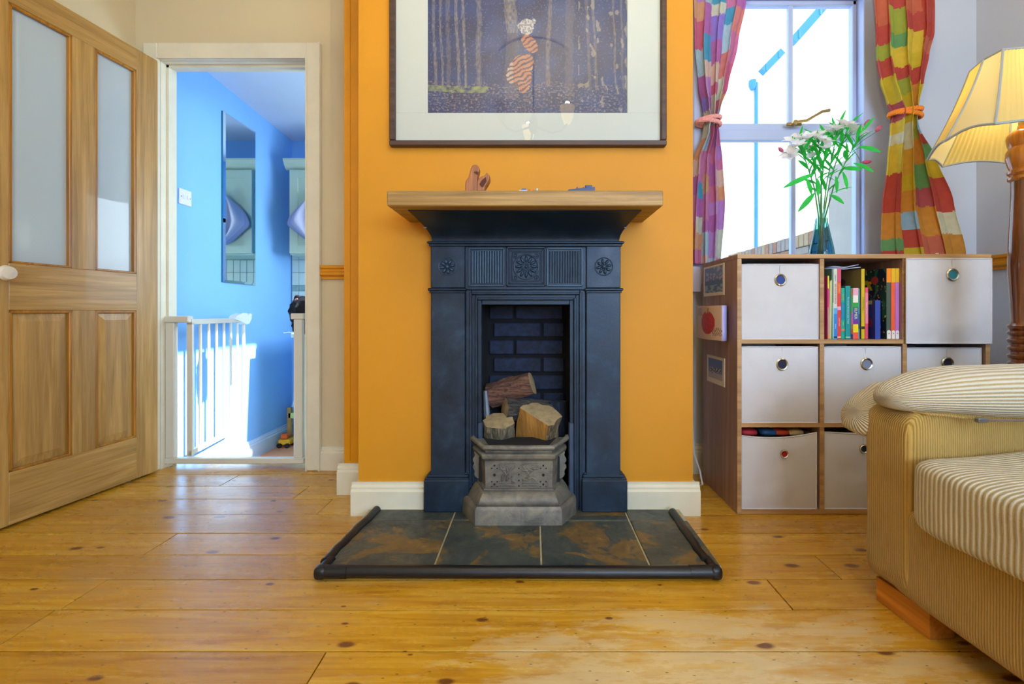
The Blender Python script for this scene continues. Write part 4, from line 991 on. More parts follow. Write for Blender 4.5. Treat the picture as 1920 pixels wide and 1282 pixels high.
cols = {k: lin(v)[:3] for k, v in dict(dark='#101c48', deep='#1e3468', mid='#40588c', leaf='#776c70', pale='#b5a98e', tiger='#c07a48', wht='#cfc8bc', green='#7f8a54').items()}
def lerp3(a, c, t): t = max(0, min(1, t)); return tuple(a[i] * (1 - t) + c[i] * t for i in range(3))
trunks = [(812, 3, .5), (825, 2.5, .45), (855, 3, .5), (868, 2.6, .6), (897, 5, .35), (925, 16, .22), (958, 12, .55), (1030, 4, .35), (1100, 3, .2), (1112, 2.5, .35), (1150, 2, .35), (1165, 2, .25), (840, 4, .2), (1068, 8, .1)]
def forest(u, v):
    px = 802 + u * 374; py = 212 - v * 316
    c = lerp3(cols['dark'], cols['deep'], .5 + nz(px, py, .03, 1) + .25 * nz(px, py, .3, 2))
    gy = 150 + 18 * nz(px, 0, .01, 5) + (px - 802) * .03
    for tx, tw, st in trunks:
        w_ = tw * (1 + .3 * nz(tx, py, .05)); xx = tx + 5 * nz(tx, py, .012, 3) + (py * .03 if tw < 4 else 0)
        if abs(px - xx) < w_ and py < gy + (10 if tw < 6 else 25):
            k = st * (.55 + .9 * nz(px * 3, py, .14, tx)) * (1 - abs(px - xx) / w_ * .5)
            if tx == 958 and py > 60: k *= .2
            c = lerp3(c, cols['pale'] if tx != 925 else cols['mid'], k * .75 + .05)
    # leaf litter
    if py > gy:
        k = (nz(px, py * 1.6, .22, 8) + .6 * nz(px, py, .5, 9)); g = .35 + .5 * nz(px, py, .02, 4)
        if k > .05: c = lerp3(c, cols['leaf'], (k * 2.2) * (g + .35))
        if abs(py - (gy + 14)) < 6 and px < 915: c = lerp3(c, cols['green'], .5 + nz(px, py, .1))
    elif nz(px, py, .35, 11) > .38: c = lerp3(c, cols['mid'], .8)
    if px > 1085 and nz(px + 20, py * .6, .11, 21) > .35: c = lerp3(c, cols['pale'], .35)
    # walking big cat: body, shoulders, head
    def ell(cx, cy, rx, ry, a):
        dx, dy = px - cx, py - cy; X = dx * math.cos(a) + dy * math.sin(a); Y = -dx * math.sin(a) + dy * math.cos(a); return (X / rx) ** 2 + (Y / ry) ** 2
    if ell(975, 128, 33, 21, -.95) < 1 or ell(993, 80, 20, 12, .9) < 1 or ell(984, 150, 12, 24, .2) < 1:
        st = math.sin((px * .55 + py * 1.1) * .62 + 3 * nz(px, py, .07, 31)); base = lerp3(cols['tiger'], cols['wht'], .5 * (px < 962) + .4 * nz(px, py, .05, 33))
        c = lerp3(lerp3(base, c, .35), cols['dark'], .8 if st > .3 else 0.0)
    if ell(987, 48, 14, 15, 0) < 1 or ell(975, 47, 5, 5, 0) < 1 or ell(1000, 38, 5, 5, 0) < 1:
        c = lerp3(lerp3(cols['wht'], cols['mid'], .35), cols['dark'], .6 if nz(px, py, .3, 40) > .0 else .1)
    return c
grid_col('print', 250, 210, lambda u, v: (ix0 + (ix1 - ix0) * u, 1.7445, iz0 + (iz1 - iz0) * v), forest, vcol('print_ink', .5), pf, 0)
MB().box(X0, X1, 1.745, 1.7485, Z0, Z1).build('backing', M['paper'], pf)
MB().box(X0, X1, 1.7345, 1.7365, Z0, Z1).build('glass', M['picture_glass'], pf)

# ================================================================== CEILING LAMP above the photographer (seen mirrored in the picture glass)
cl = thing('ceiling_light', 'three-arm dark metal ceiling light with glowing cup shades', 'lamp', (0.0, .25, CE))
MB().lathe([(.0, CE), (.24, CE), (.25, CE - .012), (.20, CE - .02), (.12, CE - .022), (.05, CE - .03), (0, CE - .03)], (0, .25, 0), 32).build('ceiling_rose', M['ceiling'], cl, True)
MB().tube([(0, .25, CE - .03), (0, .25, 2.16)], .006, 8).lathe([(0, 2.05), (.02, 2.05), (.035, 2.09), (.03, 2.14), (.015, 2.17), (0, 2.17)], (0, .25, 0), 16).build('stem', BK, cl, True)
shm = N('lamp_cup_glass'); shm.base(lin('#f0d890'), .4); shm.b.inputs['Emission Color'].default_value = lin('#ffdf90'); shm.b.inputs['Emission Strength'].default_value = 5; shm = shm.m
for k, g in enumerate((20, 150, 262)):
    g = R(g); cx1, cy1 = .25 * math.cos(g), .25 + .25 * math.sin(g)
    MB().tube([(.02 * math.cos(g), .25 + .02 * math.sin(g), 2.09), (.14 * math.cos(g), .25 + .14 * math.sin(g), 2.03), (.21 * math.cos(g), .25 + .21 * math.sin(g), 2.04), (cx1, cy1, 2.08)], .007, 8).build('arm', BK, cl, True)
    s_ = MB().lathe([(.022, 2.08), (.038, 2.12), (.050, 2.185), (.052, 2.20), (.049, 2.20), (.035, 2.12), (.018, 2.085)], (cx1, cy1, 0), 20).build('shade', shm if k != 1 else paint('unlit_cup_glass', '#b8b08c', .3), cl, True)
    MB().puff((cx1, cy1, 2.14), (.018, .018, .03), 2.1, 5).build('bulb', M['bulb'] if k != 1 else paint('unlit_bulb', '#d8d4c4', .3), s_, True)
    if k == 1: continue
    l_ = light('ceiling_lamp_glow', 'POINT', (cx1, cy1, 2.215), (0, 0, 0), 32, (1.0, .86, .60)); l_.data.shadow_soft_size = .018

# ================================================================== CUBE STORAGE UNIT
UX0, UX1, UY0, UY1 = .785, 1.757, 1.745, 2.10
cu = thing('cube_shelving_unit', 'wood-effect nine-cube shelving unit under the window', 'shelving unit', ((UX0 + UX1) / 2, 1.9, 0))
zs = [.010, .338, .662, .985]; T = .016; UM = [M['unit'], M['unit_edge']]
def board(name, x0, x1, z0, z1, y0=UY0):
    m = MB(); m.box(x0, x1, y0 + .001, UY1, z0, z1, 0, 0); m.box(x0, x1, y0 - .0005, y0 + .001, z0, z1, 0, 1); return m.build(name, UM, cu)
board('side_panel', UX0, UX0 + T, .001, .984); board('side_panel', UX1 - T, UX1, .001, .984)
board('top_panel', UX0 - .001, UX1 + .001, .9845, 1.0005, UY0 - .004); board('base_panel', UX0 + T, UX1 - T, .001, .018)
pit = (UX1 - UX0 - T) / 3
vx = [UX0 + T / 2 + pit * k for k in range(4)]
zc_ = [.0145, .343, .665, .984]
for z in zc_[1:3]: board('shelf', UX0 + T, UX1 - T, z - .008, z + .008)
for k in (1, 2): board('divider', vx[k] - .008, vx[k] + .008, .018, .984, UY0 + .001)
MB().box(UX0 + T, UX1 - T, UY1 - .004, UY1 - .001, .018, .984).build('back_panel', M['unit'], cu)
cell = lambda c, r: (vx[c] + .008, vx[c + 1] - .008, (zc_[2 - r] + (.008 if r < 2 else .004)), (zc_[3 - r] - (.008 if r > 0 else 0)))
# canvas boxes
def box_(c, r, lab, y0=1.752, dx0=.004, dx1=.004, top=.022, sag=0.0, hole=(.5, .82), hr=.024, ringcol=None, lean=0.0, seed=0, dpt=.30, hc='black', dz0=0.0):
    x0, x1, z0, z1 = cell(c, r); X0b, X1b, Z0b = x0 + .004, x1 - .004, z0 + .001; z0 += dz0; x0 += dx0; x1 -= dx1; z1 -= top
    t = thing('canvas_box', lab, 'storage box', ((x0 + x1) / 2, y0 + .15, z0), group='white canvas boxes in the cube shelving')
    n = 16; vs = []; fs = []
    hx, hz = x0 + (x1 - x0) * hole[0], z0 + (z1 - z0) * hole[1]
    def fr(u, v):
        zt = z1 - sag * 4 * u * (1 - u) + lean * (u - .5)
        x = x0 + (x1 - x0) * u + .006 * (v ** 2) * (1 if c == 99 else 0); z = z0 + (zt - z0) * v
        edge = min(u, 1 - u, v, 1 - v) * 6
        y = y0 - min(1, edge) * (.004 + .006 * noise.noise(Vector((u * 2.6 + seed, v * 2.6, seed)))) - (.0025 * noise.noise(Vector((u * 9, v * 7 + seed, 1))) if edge > .3 else 0) 
        return (x, y, z)
    for j in range(n + 1):
        for i in range(n + 1): vs.append(fr(i / n, j / n))
    for j in range(n):
        for i in range(n): fs.append((j * (n + 1) + i, j * (n + 1) + i + 1, (j + 1) * (n + 1) + i + 1, (j + 1) * (n + 1) + i))
    m = MB().add(vs, fs, 0); m.build('front_panel', M['canvas'], t, 2, recalc=False)
    m = MB(); y1 = y0 + dpt
    xa, xb, zq = max(x0, X0b), min(x1, X1b), max(z0, Z0b); ya = max(y0 + .002, 1.752); m.box(xa, xa + .004, ya, y1 - .005, zq + .005, z1 - .006); m.box(xb - .004, xb, ya, y1 - .005, zq + .005, z1 - .006); m.box(xa, xb, y1 - .004, y1, zq + .005, z1 - .01); m.box(xa, xb, ya, y1, zq, zq + .004)
    m.box(x0 + .006, x1 - .006, y0 + .003, y0 + .005, z0 + .006, z1 - .03 - sag)
    m.build('box_sides', M['canvas'], t)
    # hem: stitched edging round the front
    m = MB(); pth = [fr(u / 12, 0) for u in range(13)] + [fr(1, v / 8) for v in range(1, 9)] + [fr(1 - u / 12, 1) for u in range(1, 13)] + [fr(0, 1 - v / 8) for v in range(1, 8)]
    m.tube(pth, .0028, 6, closed=True); m.build('hem', M['canvas'], t, True)
    yy = fr(hole[0], hole[1])[1] - .001
    m = MB(); m.lathe([(hr * .62, -.002), (hr * .70, .003), (hr * .86, .0048), (hr, .002), (hr * 1.02, -.002)], (hx, yy, hz), 28, 1); m.build('grommet', M['chrome'] if not ringcol else ringcol, t, True)
    m = MB().lathe([(0, .0012), (hr * .68, .0012), (hr * .68, -.002)], (hx, yy, hz), 22, 1); m.build('grommet_hole', hc if not isinstance(hc, str) else paint('hole_%s' % hc, {'black': '#0c1432', 'red': '#b01c24', 'teal': '#1f7f96', 'blue': '#1c3c8c', 'grey': '#7c86a0'}[hc], .6, .05), t)
    # seam line above the grommet
    MB().box(hx - .0008, hx + .0008, fr(hole[0], .97)[1] - .0012, fr(hole[0], .97)[1] + .002, hz + hr, fr(hole[0], .985)[2]).build('seam', M['canvas_in'], t)
    return t
box_(0, 0, 'white canvas box in the top left cube, beside the books', seed=1, hole=(.5, .79), hc='blue')
box_(2, 0, 'white canvas box pulled forward in the top right cube near the lamp', y0=1.733, dx0=-.012, dx1=-.010, dz0=-.014, top=.002, seed=2, hole=(.53, .81), hc='teal', hr=.0245)
box_(0, 1, 'white canvas box in the left cube of the middle row', dx1=.006, seed=3, hole=(.53, .77), top=.014)
box_(1, 1, 'white canvas box in the centre cube below the books', seed=4, hole=(.54, .78), top=.014, hc='grey')
box_(2, 1, 'white canvas box half hidden by the sofa in the middle row, right cube', dx1=.012, seed=5, hole=(.54, .80), top=.018)
box_(0, 2, 'sagging canvas box with bright toys poking out in the bottom left cube', dx1=.010, seed=6, sag=.014, hole=(.56, .74), top=.028, hr=.016, hc='red', lean=.012)
box_(1, 2, 'creased canvas box in the bottom row beside the sofa arm', seed=7, hole=(.51, .785), top=.020, hr=.017, sag=.006)
# toys poking out of the sagging box
x0, x1, z0, z1 = cell(0, 2)
for k, (a, c_, lab) in enumerate(((.16, '#c0303a', 'red'), (.42, '#3a6fc4', 'blue'), (.58, '#c8452e', 'scarlet'), (.76, '#d8b98a', 'tan'))):
    xx = x0 + (x1 - x0) * a
    tag(MB().puff((xx, 1.80, z1 - .030), (.034, .030, .013), 3, 6, .002, 30, k).build('soft_toy', paint('toy_%s' % lab, c_, .6), None, True), '%s toy poking out of the sagging bottom left canvas box' % lab, 'toy')
# ---------------- books
def book(x0, x1, ztop, col, lab, y0=1.762, dep=.19, bands=None, cover=None, letters=None, lc='#ffffff', lz=.5, ls=.011, lean=0.0, name='book', coverfn=None, zb=None, extra=None):
    """bands: list of (z fraction lo, hi, colour) printed on the spine; z fraction of the book's height"""
    zb = zb if zb is not None else cell(1, 0)[2] + .0005
    t = thing(name, lab, 'book', ((x0 + x1) / 2, y0 + dep / 2, zb), group='picture books in the cube shelf')
    if lean: t.rotation_euler = (0, 0, 0)
    cm = paint('cover_' + col.strip('#'), col, .4, .04, 20, 0)
    wv = min(.0016, (x1 - x0) * .2)
    def sh(o): # lean the book by shearing its mesh
        if lean:
            for v in o.data.vertices: v.co.x += (v.co.z - zb) * lean
        return o
    m = MB(); m.box(x0, x0 + wv, y0, y0 + dep, zb, ztop, .0004).box(x1 - wv, x1, y0, y0 + dep, zb, ztop, .0004).box(x0, x1, y0 - .0012, y0 + wv, zb, ztop, .0006); sh(m.build('cover', cm, t))
    sh(MB().box(x0 + wv, x1 - wv, y0 + wv, y0 + dep - .003, zb + .002, ztop - .003).build('pages', M['paper'], t))
    for a, c, bc in bands or []:
        H = ztop - zb; sh(MB().box(x0 + .0002, x1 - .0002, y0 - .0017, y0 - .0010, zb + H * a, zb + H * c).build('spine_band', paint('band_' + bc.strip('#'), bc, .4, .03, 20, 0), t))
    if letters:
        for (s_, z_, size, c_) in letters:
            text(s_, size, ((x0 + x1) / 2 + (z_ * (ztop - zb)) * lean, y0 - .0021, zb + z_ * (ztop - zb)), (PI / 2, PI / 2, 0), paint('ink_' + c_.strip('#'), c_, .5, 0, 5, 0), t)
    if coverfn:
        grid_col('cover_art', 60, 60, lambda u, v: (x0 - .0004, y0 + dep * u, zb + (ztop - zb) * v), coverfn, vcol('cover_print', .4), t, 0)
    return t
YB = 1.762
def bx2(p): return 1.1225 + (p - 1543.5) * .2985 / 148.5
def bz2(p): return PZ(p, YB)
def art_navy(u, v):
    if v < .2: return lin('#0e7a78')
    if .72 < v < .82 and abs(math.sin(u * 30)) > .3: return lin('#b0208a')
    return lin('#12206e')
book(bx2(1543.5), bx2(1550), bz2(520), '#142466', 'thin navy book with magenta lettering at the left end of the row', y0=1.785, coverfn=art_navy, bands=[(0, .2, '#0e7a78')])
book(bx2(1553.6), bx2(1556.4), bz2(517), '#d83a7c', 'thin pink and yellow book near the left end of the row', bands=[(.8, 1, '#d8d820'), (0, .08, '#e08a30'), (.08, .5, '#c4938a')])
book(bx2(1556.8), bx2(1558.8), bz2(527), '#cbbfa8', 'very thin beige picture book leaning in the row', lean=.012)
book(bx2(1559.2), bx2(1561.0), bz2(525), '#c9d68a', 'very thin pale lime picture book beside the beige one', lean=.012)
book(bx2(1562.0), bx2(1563.6), bz2(504), '#5c8f88', 'tall thin teal-grey picture book left of the white science book')
book(bx2(1563.6), bx2(1565.0), bz2(568), '#c8d8dc', 'short thin white booklet left of the science book', y0=1.760)
book(bx2(1565.0), bx2(1572.3), bz2(504), '#cfd4c4', 'white and blue spined science book in the row', bands=[(0, .36, '#2c86d0'), (.36, .44, '#5aa8dc'), (0.02, .035, '#e8dca0')],
     letters=[('SEE INSIDE SCIENCE', .645, .0088, '#b84a68'), ('Usborne', .87, .007, '#3a6a8a'), ('Science', .18, .006, '#d8e8f4')])
book(bx2(1572.5), bx2(1579.5), bz2(503), '#d83c3c', 'tall red spined book right of the white science book', bands=[(.81, 1, '#d05070'), (.64, .8, '#e0602c'), (.02, .035, '#e8dca0'), (.41, .46, '#d8a8d0')],
     letters=[('Look Inside', .72, .007, '#f0b080'), ('Look Inside', .24, .007, '#f4d0c8')])
book(bx2(1579.9), bx2(1587.0), bz2(540), '#1ba08c', 'turquoise green book with a blue middle, left of the teal one', bands=[(.38, .72, '#1c86a8'), (.16, .20, '#c07858')], letters=[('Stories', .82, .0085, '#d8b048'), ('Little', .3, .0075, '#a8e0a0')])
book(bx2(1588.2), bx2(1598.0), bz2(536), '#119093', 'teal music book with white lettering on its spine', bands=[(.03, .04, '#e8e0b0')], letters=[('The Animal Orchestra plays Vivaldi', .54, .0073, '#d4f0ec')])
book(bx2(1598.6), bx2(1602.4), bz2(541), '#8a6a38', 'thin brown, green and pink spined book in the row', bands=[(.55, .85, '#3a8a50'), (.3, .52, '#a85a88'), (.1, .2, '#a04a30'), (0, .1, '#1c2c70')])
book(bx2(1602.9), bx2(1612.8), bz2(540), '#e8e4d8', 'multicoloured patchwork spined book with yellow capital letters', bands=[(.86, 1, '#e8a8c0'), (.62, .715, '#2aa040'), (.38, .62, '#1c58b0'), (.29, .38, '#7a2a9a'), (.13, .29, '#f0d418'), (0, .13, '#e85848')],
     letters=[('ELMER', .50, .0150, '#f4dc20')])
book(bx2(1613.2), bx2(1615.6), bz2(541), '#5aa0a8', 'thin pale blue book right of the patchwork spined one', bands=[(.2, .5, '#3a58a0')])
def art_olive(u, v):
    if (u - .42) ** 2 * .8 + ((v - .83) * 1.2) ** 2 < .0035: return lin('#4a2c4a')
    if abs(v - .80) < .006 and u < .4: return lin('#4a4a2c')
    return lin('#7a7448')
book(bx2(1619.0), bx2(1625.4), bz2(504), '#c9b01c', 'tall yellow spined book with an olive cover in mid row', coverfn=art_olive, dep=.25, letters=[('A First Book of Nature', .5, .0055, '#5a5010')], bands=[(.14, .18, '#2c2c10')])
book(bx2(1626.0), bx2(1632.0), bz2(539), '#d84a60', 'thin pink and red spined book right of the yellow one', bands=[(.3, .9, '#e08098')], letters=[('Poems for Children', .6, .0055, '#f4d8d8')])
def art_blue(u, v):
    if v > .9 and .1 < u < .9: return lin('#9ab068') if int(u * 9) % 3 else lin('#2c3c8c')
    if (u - .22) ** 2 + ((v - .42) * 1.0) ** 2 < .012: return lin('#8a2c50')
    if v < .18 and u > .35 and (int(u * 9) + int(v * 16)) % 2: return lin('#c0cce8')
    return lin('#2c3c8c') if v > .3 else lin('#26348a')
def art_floral(u, v):
    px = u; n1 = nz(u, v, 9, 3); base = lerp3(lin('#0c1c3c')[:3], lin('#1c4a3c')[:3], .4 + nz(u, v, 4, 1))
    # prancing yellow animal with a red mane
    def e(cx, cy, rx, ry): return ((u - cx) / rx) ** 2 + ((v - cy) / ry) ** 2 < 1
    if e(.25, .84, .085, .055): return lin('#b03a3c')
    if e(.47, .815, .15, .030) or e(.56, .83, .07, .04) or (abs(u - .36 + (v - .75) * -.9) < .028 and .70 < v < .80) or (abs(u - .57) < .022 and .70 < v < .8) or (abs(u - .66 - (v - .75) * .5) < .022 and .70 < v < .8) or (abs(u - .73 - (v - .86) * .6) < .018 and .84 < v < .95): return lin('#e0c020')
    if nz(u, v, 26, 7) > .42: return lin(('#c04a60', '#e0b020', '#d8c8b0', '#e06a30')[int(abs(nz(u, v, 7, 9)) * 12) % 4])
    if nz(u, v * .7, 11, 5) > .25: return lin('#2a6a4c')
    return base
book(bx2(1644.0), bx2(1654.0), bz2(563), '#3448a0', 'short royal blue book with a red picture standing in front of the floral one', y0=1.757, dep=.13, coverfn=art_blue)
def oval(x0, x1):
    return lambda t: None
def vol(a, c, col, topc, lab, fn=None, n_='1'):
    t = book(bx2(a), bx2(c), bz2(503), col, lab, bands=[(.80, 1, topc)], coverfn=fn, dep=.24)
    xm = (bx2(a) + bx2(c)) / 2; w_ = (bx2(c) - bx2(a)) * .42; zb = cell(1, 0)[2]
    pts = [(xm + w_ * math.cos(g), zb + .028 + w_ * math.sin(g)) for g in [PI * i / 10 for i in range(11)]] + [(xm - w_, zb + .001), (xm + w_, zb + .001)]
    MB().prism(pts, 1, YB - .0022, YB - .001).build('volume_label', M['paper'], t)
    text('A', .008, (xm, YB - .0026, zb + .022), (PI / 2, 0, 0), paint('ink_444444', '#444444', .5, 0, 5, 0), t)
    return t
vol(1667.5, 1676.2, '#47574a', '#f08a1c', 'grey-green and orange volume with a dark floral cover, first of the labelled set', art_floral)
vol(1676.7, 1684.2, '#e8603c', '#e0b01c', 'coral and yellow volume, middle of the labelled set')
vol(1684.6, 1692.0, '#b870c0', '#e0b01c', 'lilac and yellow volume, last of the labelled set by the divider')
# loose papers on the books
for k, (a, c, z, lab) in enumerate(((1563, 1628, 505.5, 'lower white booklet lying flat on top of the books'), (1572, 1624, 502.0, 'upper curled white booklet on top of the books'))):
    def pp(u, v, a=a, c=c, z=z, k=k):
        return (bx2(a) + (bx2(c) - bx2(a)) * u, 1.79 + .2 * v, bz2(503) + .0035 + .006 * k + .010 * (u - .35) ** 2 * (2 if k else 1) + .0015 * math.sin(u * 9))
    o = grid_col('paper_booklet', 12, 6, pp, lambda u, v: lin('#c8cbe0'), vcol('paper_print', .6)); so = o.modifiers.new('s', 'SOLIDIFY'); so.thickness = .003; tag(o, lab, 'booklet')
# ---------------- cards on the unit side (plane x = UX0, facing -X)
def side_pt(px, py): # point on the side panel behind a picture position
    Y = UX0 * F / (px - CX); return (Y, PZ(py, Y))
def card(name, lab, px0, px1, py0, py1, fn, cat='postcard', mat='card_print', bd=.06):
    ya, yb = side_pt(px1, 0)[0], side_pt(px0, 0)[0]; z1 = side_pt(px0, py0)[1]; z0 = side_pt(px0, py1)[1]
    t = thing(name, lab, cat, (UX0 - .002, (ya + yb) / 2, z0))
    MB().box(UX0 - .0035, UX0 - .001, ya, yb, z0, z1).build('card', M['paper'], t)
    grid_col('picture', 50, 50, lambda u, v: (UX0 - .0040, yb - (yb - ya) * (bd + (1 - 2 * bd) * u), z0 + (z1 - z0) * (bd * 1.8 + (1 - bd * 2.8) * v)), fn, vcol(mat, .4), t, 0)
    return t
def mtn(u, v):
    h = .55 + .12 * nz(u, 0, 3, 1) + .08 * nz(u, 0, 9, 2)
    if v > h + .12: return lin('#5a7ac0') if nz(u, v, 6, 3) < .1 else lin('#a0a4d8')
    if v > h - .04: return lin('#b0a0d0') if nz(u, v, 12, 4) > .1 else lin('#5a70b8')
    if v > .3: return lin('#3a5a98')
    return lin('#8aa4b8') if nz(u * .4, v, 14, 5) > 0 else lin('#3a5c90')
def hut(u, v):
    if v > .55: return lin('#4a62b0')
    if ((u - .3) / .16) ** 2 + ((v - .4) / .2) ** 2 < 1 or ((u - .7) / .2) ** 2 + ((v - .5) / .16) ** 2 < 1: return lin('#2a3260') if nz(u, v, 14) < .1 else lin('#c8c0cc')
    return lin('#a8a4b8') if v < .3 else lin('#6a78b0')
card('postcard', 'mountain lake postcard stuck highest on the side of the shelving unit', 1321, 1359, 502, 556, mtn)
card('photo_card', 'small snowy snapshot stuck lowest on the side of the shelving unit', 1327, 1360, 664, 713, hut, cat='photograph', mat='card_print', bd=.1)
# greeting card: folded, standing off the panel
gc = thing('greeting_card', 'greeting card with a red apple stuck half open on the shelving unit side', 'card', (UX0 - .02, 1.93, .66))
yA, zA = side_pt(1361, 572); yB_ = 2.02
ztop, zbot = zA - .002, PZ(637, 1.86)
xo = UX0 - .052
def gp(u, v):  # u=0 hinge on panel near the front, u=1 free end away
    y = 1.778 + .255 * u; x = UX0 - .045 - .018 * math.sin(u * PI * .9) ; return (x, y, zbot + (ztop - zbot) * v + .0)
def apple(u, v):
    a = ((u - .42) / .24) ** 2 + ((v - .5) / (.34)) ** 2
    if a < 1 and not (abs(u - .42) < .05 and v > .78): return lin('#b8384e') if nz(u, v, 20) < .3 else lin('#c44a5c')
    if abs(u - .40 + (v - .85) * .3) < .012 and .78 < v < .93: return lin('#4a2c24')
    for (cx_, cy_, sg) in ((.78, .82, 1), (.12, .25, -1)):
        if abs(u - cx_) < .14 and abs(v - cy_) < .12 and abs(math.sin((u * 1.0 + v * .5 * sg) * 60)) > .85: return lin('#5a4038')
    return lin('#d8c4b8')
o = grid_col('front_leaf', 70, 60, gp, apple, vcol('card_print', .5), gc, 2); so = o.modifiers.new('s', 'SOLIDIFY'); so.thickness = .0008
o = grid_col('back_leaf', 6, 4, lambda u, v: (UX0 - .045 + .044 * (u ** .7), 1.776 + .070 * u - .012 * math.sin(u * PI), zbot + (ztop - zbot) * v), lambda u, v: lin('#a8a4e0'), vcol('card_print', .5), gc, 2); so = o.modifiers.new('s', 'SOLIDIFY'); so.thickness = .0008
# white cable on the floor behind the breast corner
tag(MB().tube([(.67, 2.12, .01), (.72, 2.0, .008), (.735, 1.97, .03), (.742, 2.02, .07), (.745, 2.1, .12), (.745, 2.15, .4)], .004, 6).build('white_cable', paint('cable_white', '#d8dce4', .4), None, True), 'white cable rising beside the shelving unit', 'cable')
tag(MB().prism([(PX(1301, 2.1), PZ(546, 2.1)), (PX(1319, 2.1), PZ(546, 2.1)), (PX(1322, 2.1), PZ(500, 2.1)), (PX(1303, 2.1), PZ(498, 2.1))], 1, 2.13, 2.17).build('white_pouch', paint('pale_mauve_plastic', '#b8b4c8', .5)), 'pale mauve plastic box tucked behind the shelving unit corner', 'box')

# ================================================================== VASE AND FLOWERS
vc = Vector((PX(1540, 1.90), 1.90, 1.0007))
va = thing('glass_vase', 'conical teal and amber striped glass vase on the shelving unit', 'vase', tuple(vc))
gm_ = N('teal_glass'); gm_.t.nodes.remove(gm_.b)
tc_ = gm_.n('TexCoord'); se = gm_.n('SeparateXYZ'); gm_.l(tc_.outputs['Object'], se.inputs[0])
nn = gm_.noise(gm_.coords((60, 60, 6)), 1, 2); hs = gm_.ramp(se.outputs[2], [(0.0, (.36, .66, .86, 1)), (.11, (.42, .76, .90, 1)), (.165, (.80, .94, .97, 1)), (.2, (.94, .98, .99, 1))])
for e in gm_.t.nodes: pass
cstr = gm_.ramp(nn, [(.36, (.62, .85, .85, 1)), (.46, (1, 1, 1, 1)), (.66, (.92, .88, .5, 1))])
tint = gm_.mix(.65, hs, cstr, 'MULTIPLY')
tp = gm_.n('BsdfTransparent'); gm_.l(tint, tp.inputs[0]); gl = gm_.n('BsdfGlossy'); gl.inputs['Roughness'].default_value = .03; mx = gm_.n('MixShader'); gm_.l(front_fresnel(gm_), mx.inputs[0]); gm_.l(tp.outputs[0], mx.inputs[1]); gm_.l(gl.outputs[0], mx.inputs[2]); gm_.l(mx.outputs[0], gm_.out.inputs[0])
vl = MB().lathe([(0, .0), (.048, 0), (.0495, .005), (.044, .04), (.031, .11), (.0225, .155), (.021, .17), (.026, .21), (.036, .262), (.0345, .262), (.0245, .21), (.0195, .17), (.021, .155), (.0285, .11), (.041, .04), (.045, .008), (0, .008)], (0, 0, 0), 32)
o = vl.build('vase_body', gm_.m, None, True); o.parent = va
rb = MB()
for k in range(10):
    g = 2 * PI * k / 10; rb.tube([(r * math.cos(g + h * 1.2), r * math.sin(g + h * 1.2), h) for r, h in ((.0485, .008), (.0435, .045), (.0305, .11), (.0225, .155), (.0215, .17))], .0011, 5)
o = rb.build('glass_stripe', paint('teal_stripe', '#1c6f86', .2, .3, 90, 0), None, True); o.parent = va
leafm = N('leaf_green'); lv_ = leafm.coords(); lc_ = leafm.ramp(leafm.noise(lv_, 25, 3), [(.3, lin('#189438')), (.7, lin('#34c24e'))]); leafm.base(lc_, .5)
tr_ = leafm.n('BsdfTranslucent'); tr_.inputs[0].default_value = lin('#3ce04e'); mx = leafm.n('MixShader'); mx.inputs[0].default_value = .45
leafm.l(leafm.b.outputs[0], mx.inputs[1]); leafm.l(tr_.outputs[0], mx.inputs[2]); leafm.l(mx.outputs[0], leafm.out.inputs[0]); leafm = leafm.m
stemm = paint('stem_green', '#3c8a54', .5)
petm = N('petal_white'); petm.base((.93, .93, .95, 1), .6); tr_ = petm.n('BsdfTranslucent'); tr_.inputs[0].default_value = (.98, .95, .98, 1); mx = petm.n('MixShader'); mx.inputs[0].default_value = .4
petm.l(petm.b.outputs[0], mx.inputs[1]); petm.l(tr_.outputs[0], mx.inputs[2]); petm.l(mx.outputs[0], petm.out.inputs[0]); petm = petm.m
pink = paint('bud_pink', '#b8527a', .5, .2, 60)
def lens(m, base, d, up, L, Wd, curl=.2, n=6):
    """leaf or petal blade"""
    base = Vector(base); d = Vector(d).normalized(); s = d.cross(Vector(up)).normalized(); u = s.cross(d)
    vs = []
    for i in range(n + 1):
        t = i / n; w_ = Wd * math.sin(PI * min(1, t * .92 + .04)) ** .8 * .5; p = base + d * L * t + u * (-curl * L * t * t)
        vs += [p - s * w_ + u * w_ * .25, p, p + s * w_ + u * w_ * .25]
    fs = []
    for i in range(n):
        for j in range(2): fs.append((i * 3 + j, i * 3 + j + 1, (i + 1) * 3 + j + 1, (i + 1) * 3 + j))
    m.add(vs, fs); return m
